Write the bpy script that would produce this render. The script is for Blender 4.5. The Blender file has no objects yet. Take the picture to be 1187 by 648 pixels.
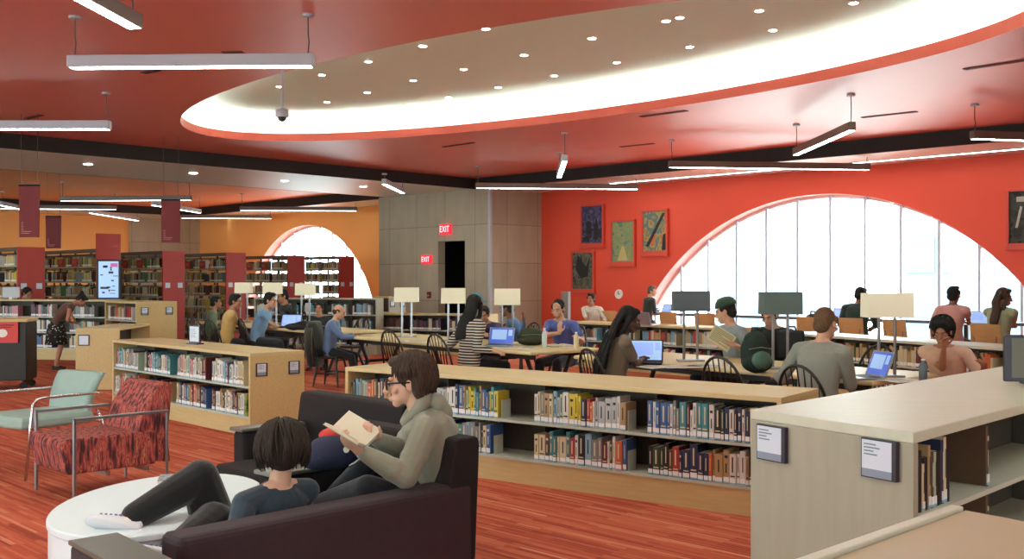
import bpy, math, random
from mathutils import Vector, Matrix, Euler
random.seed(7)
SC = bpy.context.scene
COL = SC.collection
PI = math.pi
F = 1180.0; CX = 593.5; CY = 324.0; H = 1.6      # focal length in pixels of a 1187x648 frame, eye height

# ------------------------------------------------------------------ measuring helpers
def G(px, py, h=0.0):                       # where the sight line through a pixel meets height h
    d = F * (H - h) / (py - CY)
    return Vector(((px - CX) / F * d, d, h))
def D(px, d, h=0.0): return Vector(((px - CX) / F * d, d, h))
def Z(py, d): return H - (py - CY) * d / F
V0 = Vector((-0.98, 27.0, 0))               # the inner corner of the ceiling; a and b are the building's grid
GA = Vector((0.701, 0.713, 0)); GB = Vector((0.713, -0.701, 0))
def W(s, t, z=0.0): return V0 + GA * s + GB * t + Vector((0, 0, z))
def wall_t(px, s=2.0):                      # grid coordinate t where the sight line column px meets plane s
    k = (px - CX) / F; p = V0 + GA * s
    return (k * p.y - p.x) / (GB.x - k * GB.y)
def wall_z(px, py, s=2.0):
    p = W(s, wall_t(px, s)); return Z(py, p.y)
ANG_B = math.atan2(GB.y, GB.x)              # heading of the b axis
ANG_A = math.atan2(GA.y, GA.x)

# ------------------------------------------------------------------ materials
def lin(c):
    if isinstance(c, str):
        c = c.lstrip('#'); c = [int(c[i:i+2], 16) / 255 for i in (0, 2, 4)]
        return tuple(((x / 12.92) if x <= .04045 else ((x + .055) / 1.055) ** 2.4) for x in c)
    return tuple(c)
MATS = {}
def mat(name, col, rough=.6, metal=0, bump=0, bscale=60, vary=0, vscale=4, emit=None, estr=0, stretch=None, spec=.5, sheen=0, coat=0, trans=0):
    if name in MATS: return MATS[name]
    m = bpy.data.materials.new(name); m.use_nodes = True; MATS[name] = m
    nt = m.node_tree; b = nt.nodes['Principled BSDF']
    c = lin(col)
    b.inputs['Base Color'].default_value = (*c, 1); b.inputs['Roughness'].default_value = rough
    b.inputs['Metallic'].default_value = metal; b.inputs['Specular IOR Level'].default_value = spec
    if coat: b.inputs['Coat Weight'].default_value = coat; b.inputs['Coat Roughness'].default_value = .42
    if sheen: b.inputs['Sheen Weight'].default_value = sheen
    if emit: b.inputs['Emission Color'].default_value = (*lin(emit), 1); b.inputs['Emission Strength'].default_value = estr
    tc = nt.nodes.new('ShaderNodeTexCoord'); mp = nt.nodes.new('ShaderNodeMapping')
    nt.links.new(tc.outputs['Object'], mp.inputs['Vector'])
    if stretch: mp.inputs['Scale'].default_value = stretch
    if vary:
        n = nt.nodes.new('ShaderNodeTexNoise'); n.inputs['Scale'].default_value = vscale; n.inputs['Detail'].default_value = 5
        nt.links.new(mp.outputs['Vector'], n.inputs['Vector'])
        r = nt.nodes.new('ShaderNodeMapRange'); r.inputs['From Min'].default_value = .3; r.inputs['From Max'].default_value = .7
        r.inputs['To Min'].default_value = 1 - vary; r.inputs['To Max'].default_value = 1 + vary
        nt.links.new(n.outputs['Fac'], r.inputs['Value'])
        x = nt.nodes.new('ShaderNodeMix'); x.data_type = 'RGBA'; x.blend_type = 'MULTIPLY'; x.inputs[0].default_value = 1
        x.inputs[6].default_value = (*c, 1)
        cm = nt.nodes.new('ShaderNodeCombineColor')
        for i in range(3): nt.links.new(r.outputs['Result'], cm.inputs[i])
        nt.links.new(cm.outputs[0], x.inputs[7]); nt.links.new(x.outputs[2], b.inputs['Base Color'])
    if bump:
        n2 = nt.nodes.new('ShaderNodeTexNoise'); n2.inputs['Scale'].default_value = bscale; n2.inputs['Detail'].default_value = 4
        nt.links.new(mp.outputs['Vector'], n2.inputs['Vector'])
        bp = nt.nodes.new('ShaderNodeBump'); bp.inputs['Strength'].default_value = bump; bp.inputs['Distance'].default_value = .01
        nt.links.new(n2.outputs['Fac'], bp.inputs['Height']); nt.links.new(bp.outputs['Normal'], b.inputs['Normal'])
    return m
def ramp_mat(name, stops, scale=5, stretch=(1, 1, 1), rot=0, rough=.8, detail=3, kind='noise', bump=0, interp='LINEAR'):
    if name in MATS: return MATS[name]
    m = bpy.data.materials.new(name); m.use_nodes = True; MATS[name] = m
    nt = m.node_tree; b = nt.nodes['Principled BSDF']; b.inputs['Roughness'].default_value = rough
    tc = nt.nodes.new('ShaderNodeTexCoord'); mp = nt.nodes.new('ShaderNodeMapping')
    mp.inputs['Scale'].default_value = stretch; mp.inputs['Rotation'].default_value = (0, 0, rot)
    nt.links.new(tc.outputs['Object'], mp.inputs['Vector'])
    if kind == 'noise':
        n = nt.nodes.new('ShaderNodeTexNoise'); n.inputs['Scale'].default_value = scale; n.inputs['Detail'].default_value = detail; out = n.outputs['Fac']
    elif kind == 'voronoi':
        n = nt.nodes.new('ShaderNodeTexVoronoi'); n.inputs['Scale'].default_value = scale; out = n.outputs['Distance']
    elif kind == 'cells':
        n = nt.nodes.new('ShaderNodeTexVoronoi'); n.inputs['Scale'].default_value = scale
        sp = nt.nodes.new('ShaderNodeSeparateColor'); nt.links.new(n.outputs['Color'], sp.inputs[0]); out = sp.outputs[0]
    elif kind == 'wave':
        n = nt.nodes.new('ShaderNodeTexWave'); n.inputs['Scale'].default_value = scale; n.inputs['Distortion'].default_value = 0; n.bands_direction = 'Z'; out = n.outputs['Fac']
    nt.links.new(mp.outputs['Vector'], n.inputs['Vector'])
    cr = nt.nodes.new('ShaderNodeValToRGB'); cr.color_ramp.interpolation = interp
    while len(cr.color_ramp.elements) < len(stops): cr.color_ramp.elements.new(.5)
    for e, (p, c) in zip(cr.color_ramp.elements, stops): e.position = p; e.color = (*lin(c), 1)
    nt.links.new(out, cr.inputs['Fac']); nt.links.new(cr.outputs['Color'], b.inputs['Base Color'])
    if bump:
        bp = nt.nodes.new('ShaderNodeBump'); bp.inputs['Strength'].default_value = bump; bp.inputs['Distance'].default_value = .01
        nt.links.new(out, bp.inputs['Height']); nt.links.new(bp.outputs['Normal'], b.inputs['Normal'])
    return m

def carpet_mat():
    m = bpy.data.materials.new('carpet'); m.use_nodes = True; nt = m.node_tree; b = nt.nodes['Principled BSDF']
    b.inputs['Roughness'].default_value = .93; b.inputs['Specular IOR Level'].default_value = .2
    tc = nt.nodes.new('ShaderNodeTexCoord'); mp = nt.nodes.new('ShaderNodeMapping'); mp.inputs['Rotation'].default_value = (0, 0, 0)
    nt.links.new(tc.outputs['Object'], mp.inputs['Vector'])
    def brick(w, h, off):
        br = nt.nodes.new('ShaderNodeTexBrick'); br.inputs['Scale'].default_value = 1; br.inputs['Mortar Size'].default_value = 0
        br.inputs['Brick Width'].default_value = w; br.inputs['Row Height'].default_value = h; br.offset = off
        br.inputs['Color1'].default_value = (0, 0, 0, 1); br.inputs['Color2'].default_value = (1, 1, 1, 1)
        nt.links.new(mp.outputs['Vector'], br.inputs['Vector']); return br
    b1 = brick(.9, .035, .37); b2 = brick(.55, .018, .41)
    mx = nt.nodes.new('ShaderNodeMix'); mx.data_type = 'RGBA'; mx.inputs[0].default_value = .45
    nt.links.new(b1.outputs['Color'], mx.inputs[6]); nt.links.new(b2.outputs['Color'], mx.inputs[7])
    cr = nt.nodes.new('ShaderNodeValToRGB'); el = cr.color_ramp.elements
    el[0].position = 0; el[0].color = (*lin('#86392a'), 1); el[1].position = 1; el[1].color = (*lin('#e0a184'), 1)
    for p, c in ((.25, '#a44a36'), (.5, '#b8593f'), (.78, '#c26a4c'), (.93, '#cc8466')):
        e = el.new(p); e.color = (*lin(c), 1)
    nt.links.new(mx.outputs[2], cr.inputs['Fac']); nt.links.new(cr.outputs['Color'], b.inputs['Base Color'])
    n = nt.nodes.new('ShaderNodeTexNoise'); n.inputs['Scale'].default_value = 240
    nt.links.new(mp.outputs['Vector'], n.inputs['Vector'])
    bp = nt.nodes.new('ShaderNodeBump'); bp.inputs['Strength'].default_value = .3; bp.inputs['Distance'].default_value = .004
    nt.links.new(n.outputs['Fac'], bp.inputs['Height']); nt.links.new(bp.outputs['Normal'], b.inputs['Normal'])
    return m
def concrete_mat():
    m = bpy.data.materials.new('concrete'); m.use_nodes = True; nt = m.node_tree; b = nt.nodes['Principled BSDF']
    b.inputs['Roughness'].default_value = .75
    tc = nt.nodes.new('ShaderNodeTexCoord'); sep = nt.nodes.new('ShaderNodeSeparateXYZ'); cb = nt.nodes.new('ShaderNodeCombineXYZ')
    nt.links.new(tc.outputs['Object'], sep.inputs[0])
    ad = nt.nodes.new('ShaderNodeMath'); ad.operation = 'ADD'
    nt.links.new(sep.outputs[0], ad.inputs[0]); nt.links.new(sep.outputs[1], ad.inputs[1])
    nt.links.new(ad.outputs[0], cb.inputs[0]); nt.links.new(sep.outputs[2], cb.inputs[1])
    br = nt.nodes.new('ShaderNodeTexBrick'); br.offset = 0; br.inputs['Scale'].default_value = 1
    br.inputs['Brick Width'].default_value = 1.2; br.inputs['Row Height'].default_value = 1.02; br.inputs['Mortar Size'].default_value = .008
    br.inputs['Color1'].default_value = (*lin('#a8a08a'), 1); br.inputs['Color2'].default_value = (*lin('#b3ab94'), 1); br.inputs['Mortar'].default_value = (*lin('#857d69'), 1)
    nt.links.new(cb.outputs[0], br.inputs['Vector'])
    n = nt.nodes.new('ShaderNodeTexNoise'); n.inputs['Scale'].default_value = 3; n.inputs['Detail'].default_value = 8
    mp = nt.nodes.new('ShaderNodeMapping'); mp.inputs['Scale'].default_value = (1, 1, .35); nt.links.new(tc.outputs['Object'], mp.inputs['Vector']); nt.links.new(mp.outputs[0], n.inputs['Vector'])
    mr = nt.nodes.new('ShaderNodeMapRange'); mr.inputs['To Min'].default_value = .8; mr.inputs['To Max'].default_value = 1.2; nt.links.new(n.outputs['Fac'], mr.inputs['Value'])
    vm = nt.nodes.new('ShaderNodeVectorMath'); vm.operation = 'SCALE'
    nt.links.new(br.outputs['Color'], vm.inputs[0]); nt.links.new(mr.outputs[0], vm.inputs['Scale']); nt.links.new(vm.outputs[0], b.inputs['Base Color'])
    return m
def glass_mat():
    m = bpy.data.materials.new('window_glass'); m.use_nodes = True; nt = m.node_tree; nt.nodes.clear()
    o = nt.nodes.new('ShaderNodeOutputMaterial'); t = nt.nodes.new('ShaderNodeBsdfTransparent'); t.inputs[0].default_value = (.93, .97, .98, 1)
    g = nt.nodes.new('ShaderNodeBsdfGlossy'); g.inputs['Roughness'].default_value = .02
    x = nt.nodes.new('ShaderNodeMixShader'); x.inputs[0].default_value = .06
    nt.links.new(t.outputs[0], x.inputs[1]); nt.links.new(g.outputs[0], x.inputs[2]); nt.links.new(x.outputs[0], o.inputs[0])
    return m
M = dict(
 maple=mat('maple', '#c8b07c', .5, vary=.07, vscale=3, stretch=(1.2, 14, 14), spec=.3),
 maple_top=mat('maple_top', '#cbb684', .45, vary=.05, vscale=3, stretch=(1.2, 14, 14), spec=.35),
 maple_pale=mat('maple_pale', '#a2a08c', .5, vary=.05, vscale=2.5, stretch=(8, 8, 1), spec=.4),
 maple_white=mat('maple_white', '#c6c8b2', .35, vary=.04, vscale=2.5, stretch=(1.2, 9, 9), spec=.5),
 table=mat('table_laminate', '#d6c490', .4, vary=.05, vscale=3, stretch=(1.2, 12, 12), spec=.5),
 shelf_metal=mat('shelf_metal', '#b7bfae', .45, vary=.03),
 shelf_dark=mat('shelf_back', '#4a433a', .8, vary=.2, vscale=20, stretch=(12, 12, .4)),
 concrete=concrete_mat(), carpet=carpet_mat(), glass=glass_mat(),
 red_ceiling=mat('red_ceiling', '#dc6a58', .45, vary=.04, vscale=.8, spec=1.0, coat=1, bump=.06, bscale=3),
 lip=mat('ceiling_red_darkened', '#b2402f', .7), red_wall=mat('red_wall', '#d9492f', .65, vary=.03, vscale=.6),  # rim uses the ceiling paint, darkened in colour against its bright lighting
 orange_wall=mat('orange_wall', '#f0ab60', .65, vary=.03, vscale=.6),
 orange_ceiling=mat('orange_ceiling', '#eb9a66', .5, vary=.05, vscale=.8, coat=.6),
 soffit=mat('soffit', '#d2e4da', .5, vary=.03, vscale=.8, coat=1),
 cream_ceiling=mat('oval_plaster', '#e2f5ee', .75),
 black=mat('black_metal', '#15120f', .5), black_gap=mat('black_fascia', '#17130f', .7),
 chrome=mat('chrome', '#c9ccd2', .22, 1), steel=mat('brushed_steel', '#a3a5a8', .38, 1),
 white_wall=mat('white_wall', '#cfcabd', .8),
 rim=mat('arch_rim', '#ecc4be', .5), mullion=mat('mullion', '#b6c2d4', .5), counter=mat('counter_dark', '#4b5057', .35),
 cable=mat('cable', '#57504a', .6), fixture=mat('fixture_grey', '#b4bcc4', .45), fixture_brown=mat('fixture_brown', '#6e5f55', .45),
 tube=mat('lit_diffuser', '#ffffff', .5, emit='#f0fff4', estr=24), dl=mat('lit_downlight', '#ffffff', .5, emit='#f4fff0', estr=60),
 tube_soft=mat('soft_diffuser', '#ffffff', .5, emit='#f4fff4', estr=11),
 bulb=mat('lamp_bulb', '#ffffff', .5, emit='#fff2c0', estr=5),
 cove=mat('cove_lamp', '#ffffff', .5, emit='#fbfff4', estr=38),
 redpanel=mat('red_end_panel', '#b03c35', .5, vary=.04), banner=mat('banner_maroon', '#6d1a1c', .7, bump=.1, bscale=40), banner_text=mat('banner_lettering', '#b07a70', .7),
 tall_top=mat('tall_shelf_metal', '#5a4e42', .6), tall_shelf=mat('tall_shelf_board', '#b3a178', .5),
 sofa=mat('sofa_plum', '#1a1314', .9, bump=.25, bscale=260, vary=.1, vscale=18), sofa_lit=mat('sofa_plum_lit', '#33232a', .85, bump=.25, bscale=260, vary=.1, vscale=18, sheen=.05),  # second one: lighter copy of the plum, lit look put into its colour
 laminate=mat('grey_laminate', '#5c5c54', .3, spec=.6, vary=.05, vscale=20), tabletop_white=mat('white_lacquer', '#e2f4f8', .35),
 mint=mat('mint_fabric', '#93aba1', .8, bump=.15, bscale=300, vary=.04, vscale=10),
 patterned=ramp_mat('patterned_fabric', [(0, '#3d2022'), (.38, '#5e2c2c'), (.45, '#8e3f3a'), (.53, '#b3594a'), (.60, '#7c3834'), (.66, '#b97a58'), (.71, '#6b3230')], 4, (9, 9, 1.6), rough=.85, detail=2, interp='CONSTANT', kind='noise', bump=.05),
 windsor=mat('windsor_dark', '#1d1512', .4), ply=mat('plywood', '#b98a56', .45, vary=.08, vscale=3, stretch=(1, 10, 10)),
 shade=mat('lit_shade', '#c9c3aa', .8, emit='#efe6c4', estr=.2), shade_off=mat('unlit_shade', '#5d6b64', .8), shade_grey=mat('unlit_grey_shade', '#585e62', .8),
 paper=mat('paper', '#e9e6da', .8), page=mat('page_block', '#d8d0b8', .9), sticker=mat('call_sticker', '#e6e8e6', .6), sticker_blue=mat('call_sticker_blue', '#7fb3cd', .6),
 placard=mat('placard_paper', '#cfdae6', .35), placard_ink=mat('placard_ink', '#7d8794', .5), placard_frame=mat('placard_frame', '#2a2733', .35), placard_foot=mat('placard_footer', '#8290a2', .4),
 alu=mat('laptop_silver', '#9da2a8', .35, .7), key=mat('keyboard_black', '#1a1b1e', .6), rubber=mat('rubber', '#141414', .8),
 screen_blue=mat('screen_blue', '#30406a', .3, emit='#4a64c8', estr=.65), screen_pale=mat('screen_pale', '#8fb0d8', .3, emit='#9dbce8', estr=.45), screen_mid=mat('screen_mid', '#6c7fb5', .3, emit='#7f98d8', estr=.8),
 exit_red=mat('sign_red', '#b01522', .5, emit='#ff2a3c', estr=.9), exit_text=mat('sign_letters', '#ff9aa0', .5, emit='#ffb0b4', estr=1.6),
 building=mat('far_facade', '#737d87', .8, vary=.05), building2=mat('far_facade_grey', '#5f6d79', .8), far_glass=mat('far_window', '#5a6b7a', .5), street=mat('street', '#b9b9b6', .9),
)
def plain(name, col, rough=.7, **k): return mat(name, col, rough, **k)

# ------------------------------------------------------------------ mesh collector
class MB:
    def __init__(s): s.v = []; s.f = []; s.m = []; s.cur = 0
    def mat(s, i): s.cur = i; return s
    def add(s, vs, fs):
        o = len(s.v); s.v += [tuple(v) for v in vs]; s.f += [tuple(i + o for i in f) for f in fs]; s.m += [s.cur] * len(fs); return s
    def box(s, x0, x1, y0, y1, z0, z1, mx=None):
        vs = [Vector((x, y, z)) for z in (z0, z1) for y in (y0, y1) for x in (x0, x1)]
        if mx is not None: vs = [mx @ v for v in vs]
        return s.add(vs, [(0, 2, 3, 1), (4, 5, 7, 6), (0, 1, 5, 4), (1, 3, 7, 5), (3, 2, 6, 7), (2, 0, 4, 6)])
    def rbox(s, x0, x1, y0, y1, z0, z1, r=.03, mx=None, n=3):       # box with rounded vertical and top edges
        r = min(r, (x1 - x0) / 2.01, (y1 - y0) / 2.01, (z1 - z0) / 2.01); rings = []
        prof = [(z0, r * .5), (z0 + r * .3, r * .1), (z0 + r * .6, 0)] + [(z1 - r + r * math.sin(k * PI / 2 / n), r * (1 - math.cos(k * PI / 2 / n))) for k in range(n + 1)]
        for z, ins in prof:
            ring = []
            for cx, cy, a0 in ((x1 - r, y1 - r, 0), (x0 + r, y1 - r, PI / 2), (x0 + r, y0 + r, PI), (x1 - r, y0 + r, 1.5 * PI)):
                for k in range(n + 1):
                    a = a0 + k * PI / 2 / n; q = max(r - ins, .0005); ring.append(Vector((cx + math.cos(a) * q, cy + math.sin(a) * q, z)))
            if mx is not None: ring = [mx @ v for v in ring]
            rings.append(ring)
        return s.rings(rings)
    def rings(s, rings, close=True, cap=True):
        n = len(rings[0]); vs = [v for r in rings for v in r]; fs = []
        for i in range(len(rings) - 1):
            for k in range(n if close else n - 1):
                a = i * n + k; b = i * n + (k + 1) % n; fs.append((a, b, b + n, a + n))
        if cap: fs.append(tuple(range(n))[::-1]); fs.append(tuple(range((len(rings) - 1) * n, len(rings) * n)))
        return s.add(vs, fs)
    def tube(s, pts, r, n=8, cap=True):
        pts = [Vector(p) for p in pts]; rr = r if isinstance(r, (list, tuple)) else [r] * len(pts); rings = []; prev = None
        for i, p in enumerate(pts):
            t = (pts[min(i + 1, len(pts) - 1)] - pts[max(i - 1, 0)]); t = t.normalized() if t.length > 1e-9 else Vector((0, 0, 1))
            if prev is None: u = t.cross(Vector((0, 0, 1)) if abs(t.z) < .9 else Vector((1, 0, 0))).normalized()
            else: u = (prev - t * prev.dot(t)).normalized()
            prev = u; w = t.cross(u)
            rings.append([p + (u * math.cos(a) + w * math.sin(a)) * rr[i] for a in [2 * PI * k / n for k in range(n)]])
        return s.rings(rings, cap=cap)
    def lathe(s, prof, c=(0, 0, 0), n=32, sx=1, sy=1):
        c = Vector(c)
        return s.rings([[c + Vector((math.cos(2 * PI * k / n) * r * sx, math.sin(2 * PI * k / n) * r * sy, z)) for k in range(n)] for r, z in prof])
    def prism(s, poly, z0, z1, mx=None):
        a = [Vector((x, y, z0)) for x, y in poly]; b = [Vector((x, y, z1)) for x, y in poly]
        if mx is not None: a = [mx @ v for v in a]; b = [mx @ v for v in b]
        return s.rings([a, b])
    def ell(s, c, rx, ry, rz, ax=None, n=12, m=8):
        c = Vector(c); ax = ax or (Vector((1, 0, 0)), Vector((0, 1, 0)), Vector((0, 0, 1))); rings = []
        for i in range(m + 1):
            ph = -PI / 2 + PI * i / m; ph = max(min(ph, PI / 2 - .05), -PI / 2 + .05)
            rings.append([c + ax[0] * (rx * math.cos(ph) * math.cos(2 * PI * k / n)) + ax[1] * (ry * math.cos(ph) * math.sin(2 * PI * k / n)) + ax[2] * (rz * math.sin(ph)) for k in range(n)])
        return s.rings(rings)
    def cone(s, p0, r0, p1, r1, n=12):      # tapered limb with round ends
        p0 = Vector(p0); p1 = Vector(p1); t = p1 - p0
        if t.length < 1e-6: return s.ell(p0, r0, r0, r0)
        d = t.normalized(); pts = []; rr = []
        for k in range(4): a = PI / 2 * (1 - k / 4); pts.append(p0 - d * r0 * math.sin(a)); rr.append(max(r0 * math.cos(a), r0 * .08))
        pts.append(p0); rr.append(r0); pts.append(p1); rr.append(r1)
        for k in range(1, 5): a = PI / 2 * k / 4; pts.append(p1 + d * r1 * math.sin(a)); rr.append(max(r1 * math.cos(a), r1 * .08))
        return s.tube(pts, rr, n)
    def build(s, name, mats, parent=None, smooth=False, bevel=0, loc=None, rz=0):
        me = bpy.data.meshes.new(name); me.from_pydata(s.v, [], s.f)
        if not isinstance(mats, (list, tuple)): mats = [mats]
        for m in mats: me.materials.append(m)
        if len(mats) > 1: me.polygons.foreach_set('material_index', s.m)
        if smooth: me.polygons.foreach_set('use_smooth', [True] * len(me.polygons))
        me.update()
        import bmesh
        bm = bmesh.new(); bm.from_mesh(me); bmesh.ops.recalc_face_normals(bm, faces=bm.faces); bm.to_mesh(me); bm.free()
        o = bpy.data.objects.new(name, me); COL.objects.link(o)
        if parent is not None: o.parent = parent
        if loc is not None: o.location = loc
        if rz: o.rotation_euler = (0, 0, rz)
        if bevel:
            b = o.modifiers.new('bevel', 'BEVEL'); b.width = bevel; b.segments = 2; b.limit_method = 'ANGLE'
        return o
def tag(o, label, cat, group=None, kind=None):
    o['label'] = label; o['category'] = cat
    if group: o['group'] = group
    if kind: o['kind'] = kind
    return o
def struct(o, label=None):
    o['kind'] = 'structure'
    if label: o['label'] = label
    return o
def thing(name, label, cat, loc=(0, 0, 0), rz=0, group=None):
    o = bpy.data.objects.new(name, None); COL.objects.link(o); o.location = loc; o.rotation_euler = (0, 0, rz)
    o.empty_display_size = .1
    return tag(o, label, cat, group)
def kids(o): return [c for c in bpy.data.objects if c.parent is o]
TREE = {}
def dup(root, label, loc, rz=0, group=None, ch=None):
    """a copy of a thing, its parts and their sub-parts"""
    if root not in TREE: TREE[root] = [(c, kids(c)) for c in kids(root)]
    r = root.copy(); COL.objects.link(r); r.location = loc; r.rotation_euler = (0, 0, rz); r['label'] = label
    if group: r['group'] = group
    for c, g in TREE[root]:
        k = c.copy(); COL.objects.link(k); k.parent = r
        for x in g: y = x.copy(); COL.objects.link(y); y.parent = k
    return r
def heading(v): return math.atan2(-v[0], v[1])      # turn about z that points local +Y along v
def text_on(name, body, size, m, parent, loc, rot, extrude=.001, align='CENTER'):
    cu = bpy.data.curves.new(name, 'FONT'); cu.body = body; cu.size = size; cu.extrude = extrude; cu.align_x = align; cu.align_y = 'CENTER'
    cu.materials.append(m); t = bpy.data.objects.new(name, cu); COL.objects.link(t)
    dg = bpy.context.evaluated_depsgraph_get(); me = bpy.data.meshes.new_from_object(t.evaluated_get(dg)); bpy.data.objects.remove(t); bpy.data.curves.remove(cu)
    if not me.materials: me.materials.append(m)
    o = bpy.data.objects.new(name, me); COL.objects.link(o); o.parent = parent; o.location = loc; o.rotation_euler = rot
    return o
EXPO = 0.58
# ================================================================== THE SETTING
RB = ANG_B                                            # a root turned by RB has local x = b (t) and local y = a (s)
def grid_obj(mb, name, mats, **k):                    # mesh drawn in (t, s, z) about the grid origin
    return mb.build(name, mats, loc=V0, rz=RB, **k)
floor = MB().box(-34, 34, -36, 6, -.2, 0); struct(grid_obj(floor, 'floor', M['carpet']), 'red and orange streaked carpet')
CH = 4.28; SH = 4.0
# oval opening in the red ceiling, fitted to its rim in the picture
OC = Vector((-.2, 14.45)); OU = Vector((-.735, .678)); OV = Vector((.678, .735)); OA, OB = 7.15, 2.85
def oval(a, grow=0, z=0): p = OC + OU * ((OA + grow) * math.cos(a)) + OV * ((OB + grow) * math.sin(a)); return Vector((p.x, p.y, z))
def world_grid(p): q = p - V0; return Vector((q.dot(GB), q.dot(GA), p.z))
NO = 96
angs = [2 * PI * k / NO for k in range(NO)]
rect = [(0, 0), (32, 0), (32, -34), (0, -34)]
def ray_rect(c, d):
    best = 1e9
    for v, lo in ((0, 0), (0, 32)):
        if abs(d[0]) > 1e-9:
            k = (lo - c[0]) / d[0]
            if k > 0: best = min(best, k)
    for lo in (0, -34):
        if abs(d[1]) > 1e-9:
            k = (lo - c[1]) / d[1]
            if k > 0: best = min(best, k)
    return (c[0] + d[0] * best, c[1] + d[1] * best)
cg = world_grid(Vector((OC.x, OC.y, 0)))
ring = [world_grid(oval(a)) for a in angs]
outer = [ray_rect(cg, (p.x - cg.x, p.y - cg.y)) for p in ring]
mb = MB(); vs = [(p.x, p.y, CH) for p in ring] + [(q[0], q[1], CH) for q in outer]; fs = []
for k in range(NO):
    j = (k + 1) % NO; fs.append((k, j, NO + j, NO + k))
    a, b = outer[k], outer[j]
    for c in rect:
        on = lambda q, c: abs(q[0] - c[0]) < 1e-6 or abs(q[1] - c[1]) < 1e-6
        if abs(a[0] - b[0]) > 1e-6 and abs(a[1] - b[1]) > 1e-6 and on(a, c) and on(b, c):
            vs.append((c[0], c[1], CH)); fs.append((NO + k, NO + j, len(vs) - 1))
mb.add(vs, fs); struct(grid_obj(mb, 'ceiling', M['red_ceiling']), 'red painted ceiling with an oval opening'); mb = MB()
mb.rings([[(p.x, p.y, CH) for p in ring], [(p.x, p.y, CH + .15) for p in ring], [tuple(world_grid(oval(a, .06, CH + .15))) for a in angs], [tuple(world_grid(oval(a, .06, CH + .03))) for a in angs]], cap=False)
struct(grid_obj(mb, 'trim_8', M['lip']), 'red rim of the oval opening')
# the oval recess: ledge, curved wall, cream dome
prof = [(.06, CH + .03), (.5, CH + .03), (.52, CH + .24), (.49, CH + .34), (.42, CH + .41), (.3, CH + .46), (.1, CH + .48)]
mb = MB(); mb.rings([[tuple(world_grid(oval(a, g, z))) for a in angs] for g, z in prof], cap=False)
mb.add([tuple(world_grid(oval(a, .1, CH + .48))) for a in angs], [tuple(range(NO))])
struct(grid_obj(mb, 'ceiling', M['cream_ceiling'], smooth=False), 'cream oval recess in the ceiling')
mb = MB(); pts = [tuple(world_grid(oval(a, .3, CH + .07))) for a in angs]; pts.append(pts[0]); mb.tube(pts, .03, 6, cap=False)
o = grid_obj(mb, 'cove_light', M['cove']); tag(o, 'warm light strip running around inside the oval ceiling recess', 'cove light')
# black fascias and grey soffits
mb = MB().box(0, 32, 0, .06, SH - .0, CH + .02).box(-.06, 0, -34, .06, SH, CH + .02); struct(grid_obj(mb, 'trim_1', M['black_gap']), 'black fascia along the edge of the red ceiling')
mb = MB().box(.0, 32, .06, 2.3, SH, SH + .06).box(-3.8, -.06, -34, 2.3, SH, SH + .06); struct(grid_obj(mb, 'trim_2', M['soffit']), 'grey soffit strips')
TL = -16.0; TW = -18.5
mb = MB().box(TL, -3.8, -34, .3, CH, CH + .06); struct(grid_obj(mb, 'ceiling', M['orange_ceiling']), 'orange ceiling over the tall bookshelves')
mb = MB().box(TL, -3.8, .3, .36, SH, CH + .02).box(TL - .06, TL, -34, .36, SH, CH + .02).box(-3.86, -3.8, -34, .3, SH, CH); struct(grid_obj(mb, 'trim_3', M['black_gap']), 'black fascia along the orange ceiling')
mb = MB().box(TL, -3.8, .36, 2.3, SH, SH + .06).box(TW - .3, TL - .06, -34, 2.3, SH, SH + .06); struct(grid_obj(mb, 'trim_4', M['soffit']), 'pale soffit beside the orange wall')
# concrete block with the dark doorway
T0, T1 = -4.1, .55
dt0, dt1 = wall_t(508, 0), wall_t(539, 0); dz = Z(280, W(0, dt0).y)
mb = MB().box(T0, dt0, 0, .25, 0, SH).box(dt1, T1, 0, .25, 0, SH).box(dt0, dt1, 0, .25, dz, SH).box(T1 - .25, T1, .25, 2, 0, SH).box(T0, T0 + .25, .25, 2, 0, SH)
struct(grid_obj(mb, 'wall_concrete', M['concrete']), 'grey brown concrete block wall')
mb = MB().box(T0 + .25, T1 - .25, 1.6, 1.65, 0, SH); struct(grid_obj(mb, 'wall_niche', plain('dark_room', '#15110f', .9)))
mb = MB().box(T1 - .01, T1 + .07, -.05, .03, 0, SH); struct(grid_obj(mb, 'trim_5', M['fixture']))
mb = MB().box(TW - .2, TW + .15, -.9, 2, 0, SH); struct(grid_obj(mb, 'wall_column', M['concrete']), 'concrete pier at the far corner')
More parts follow.
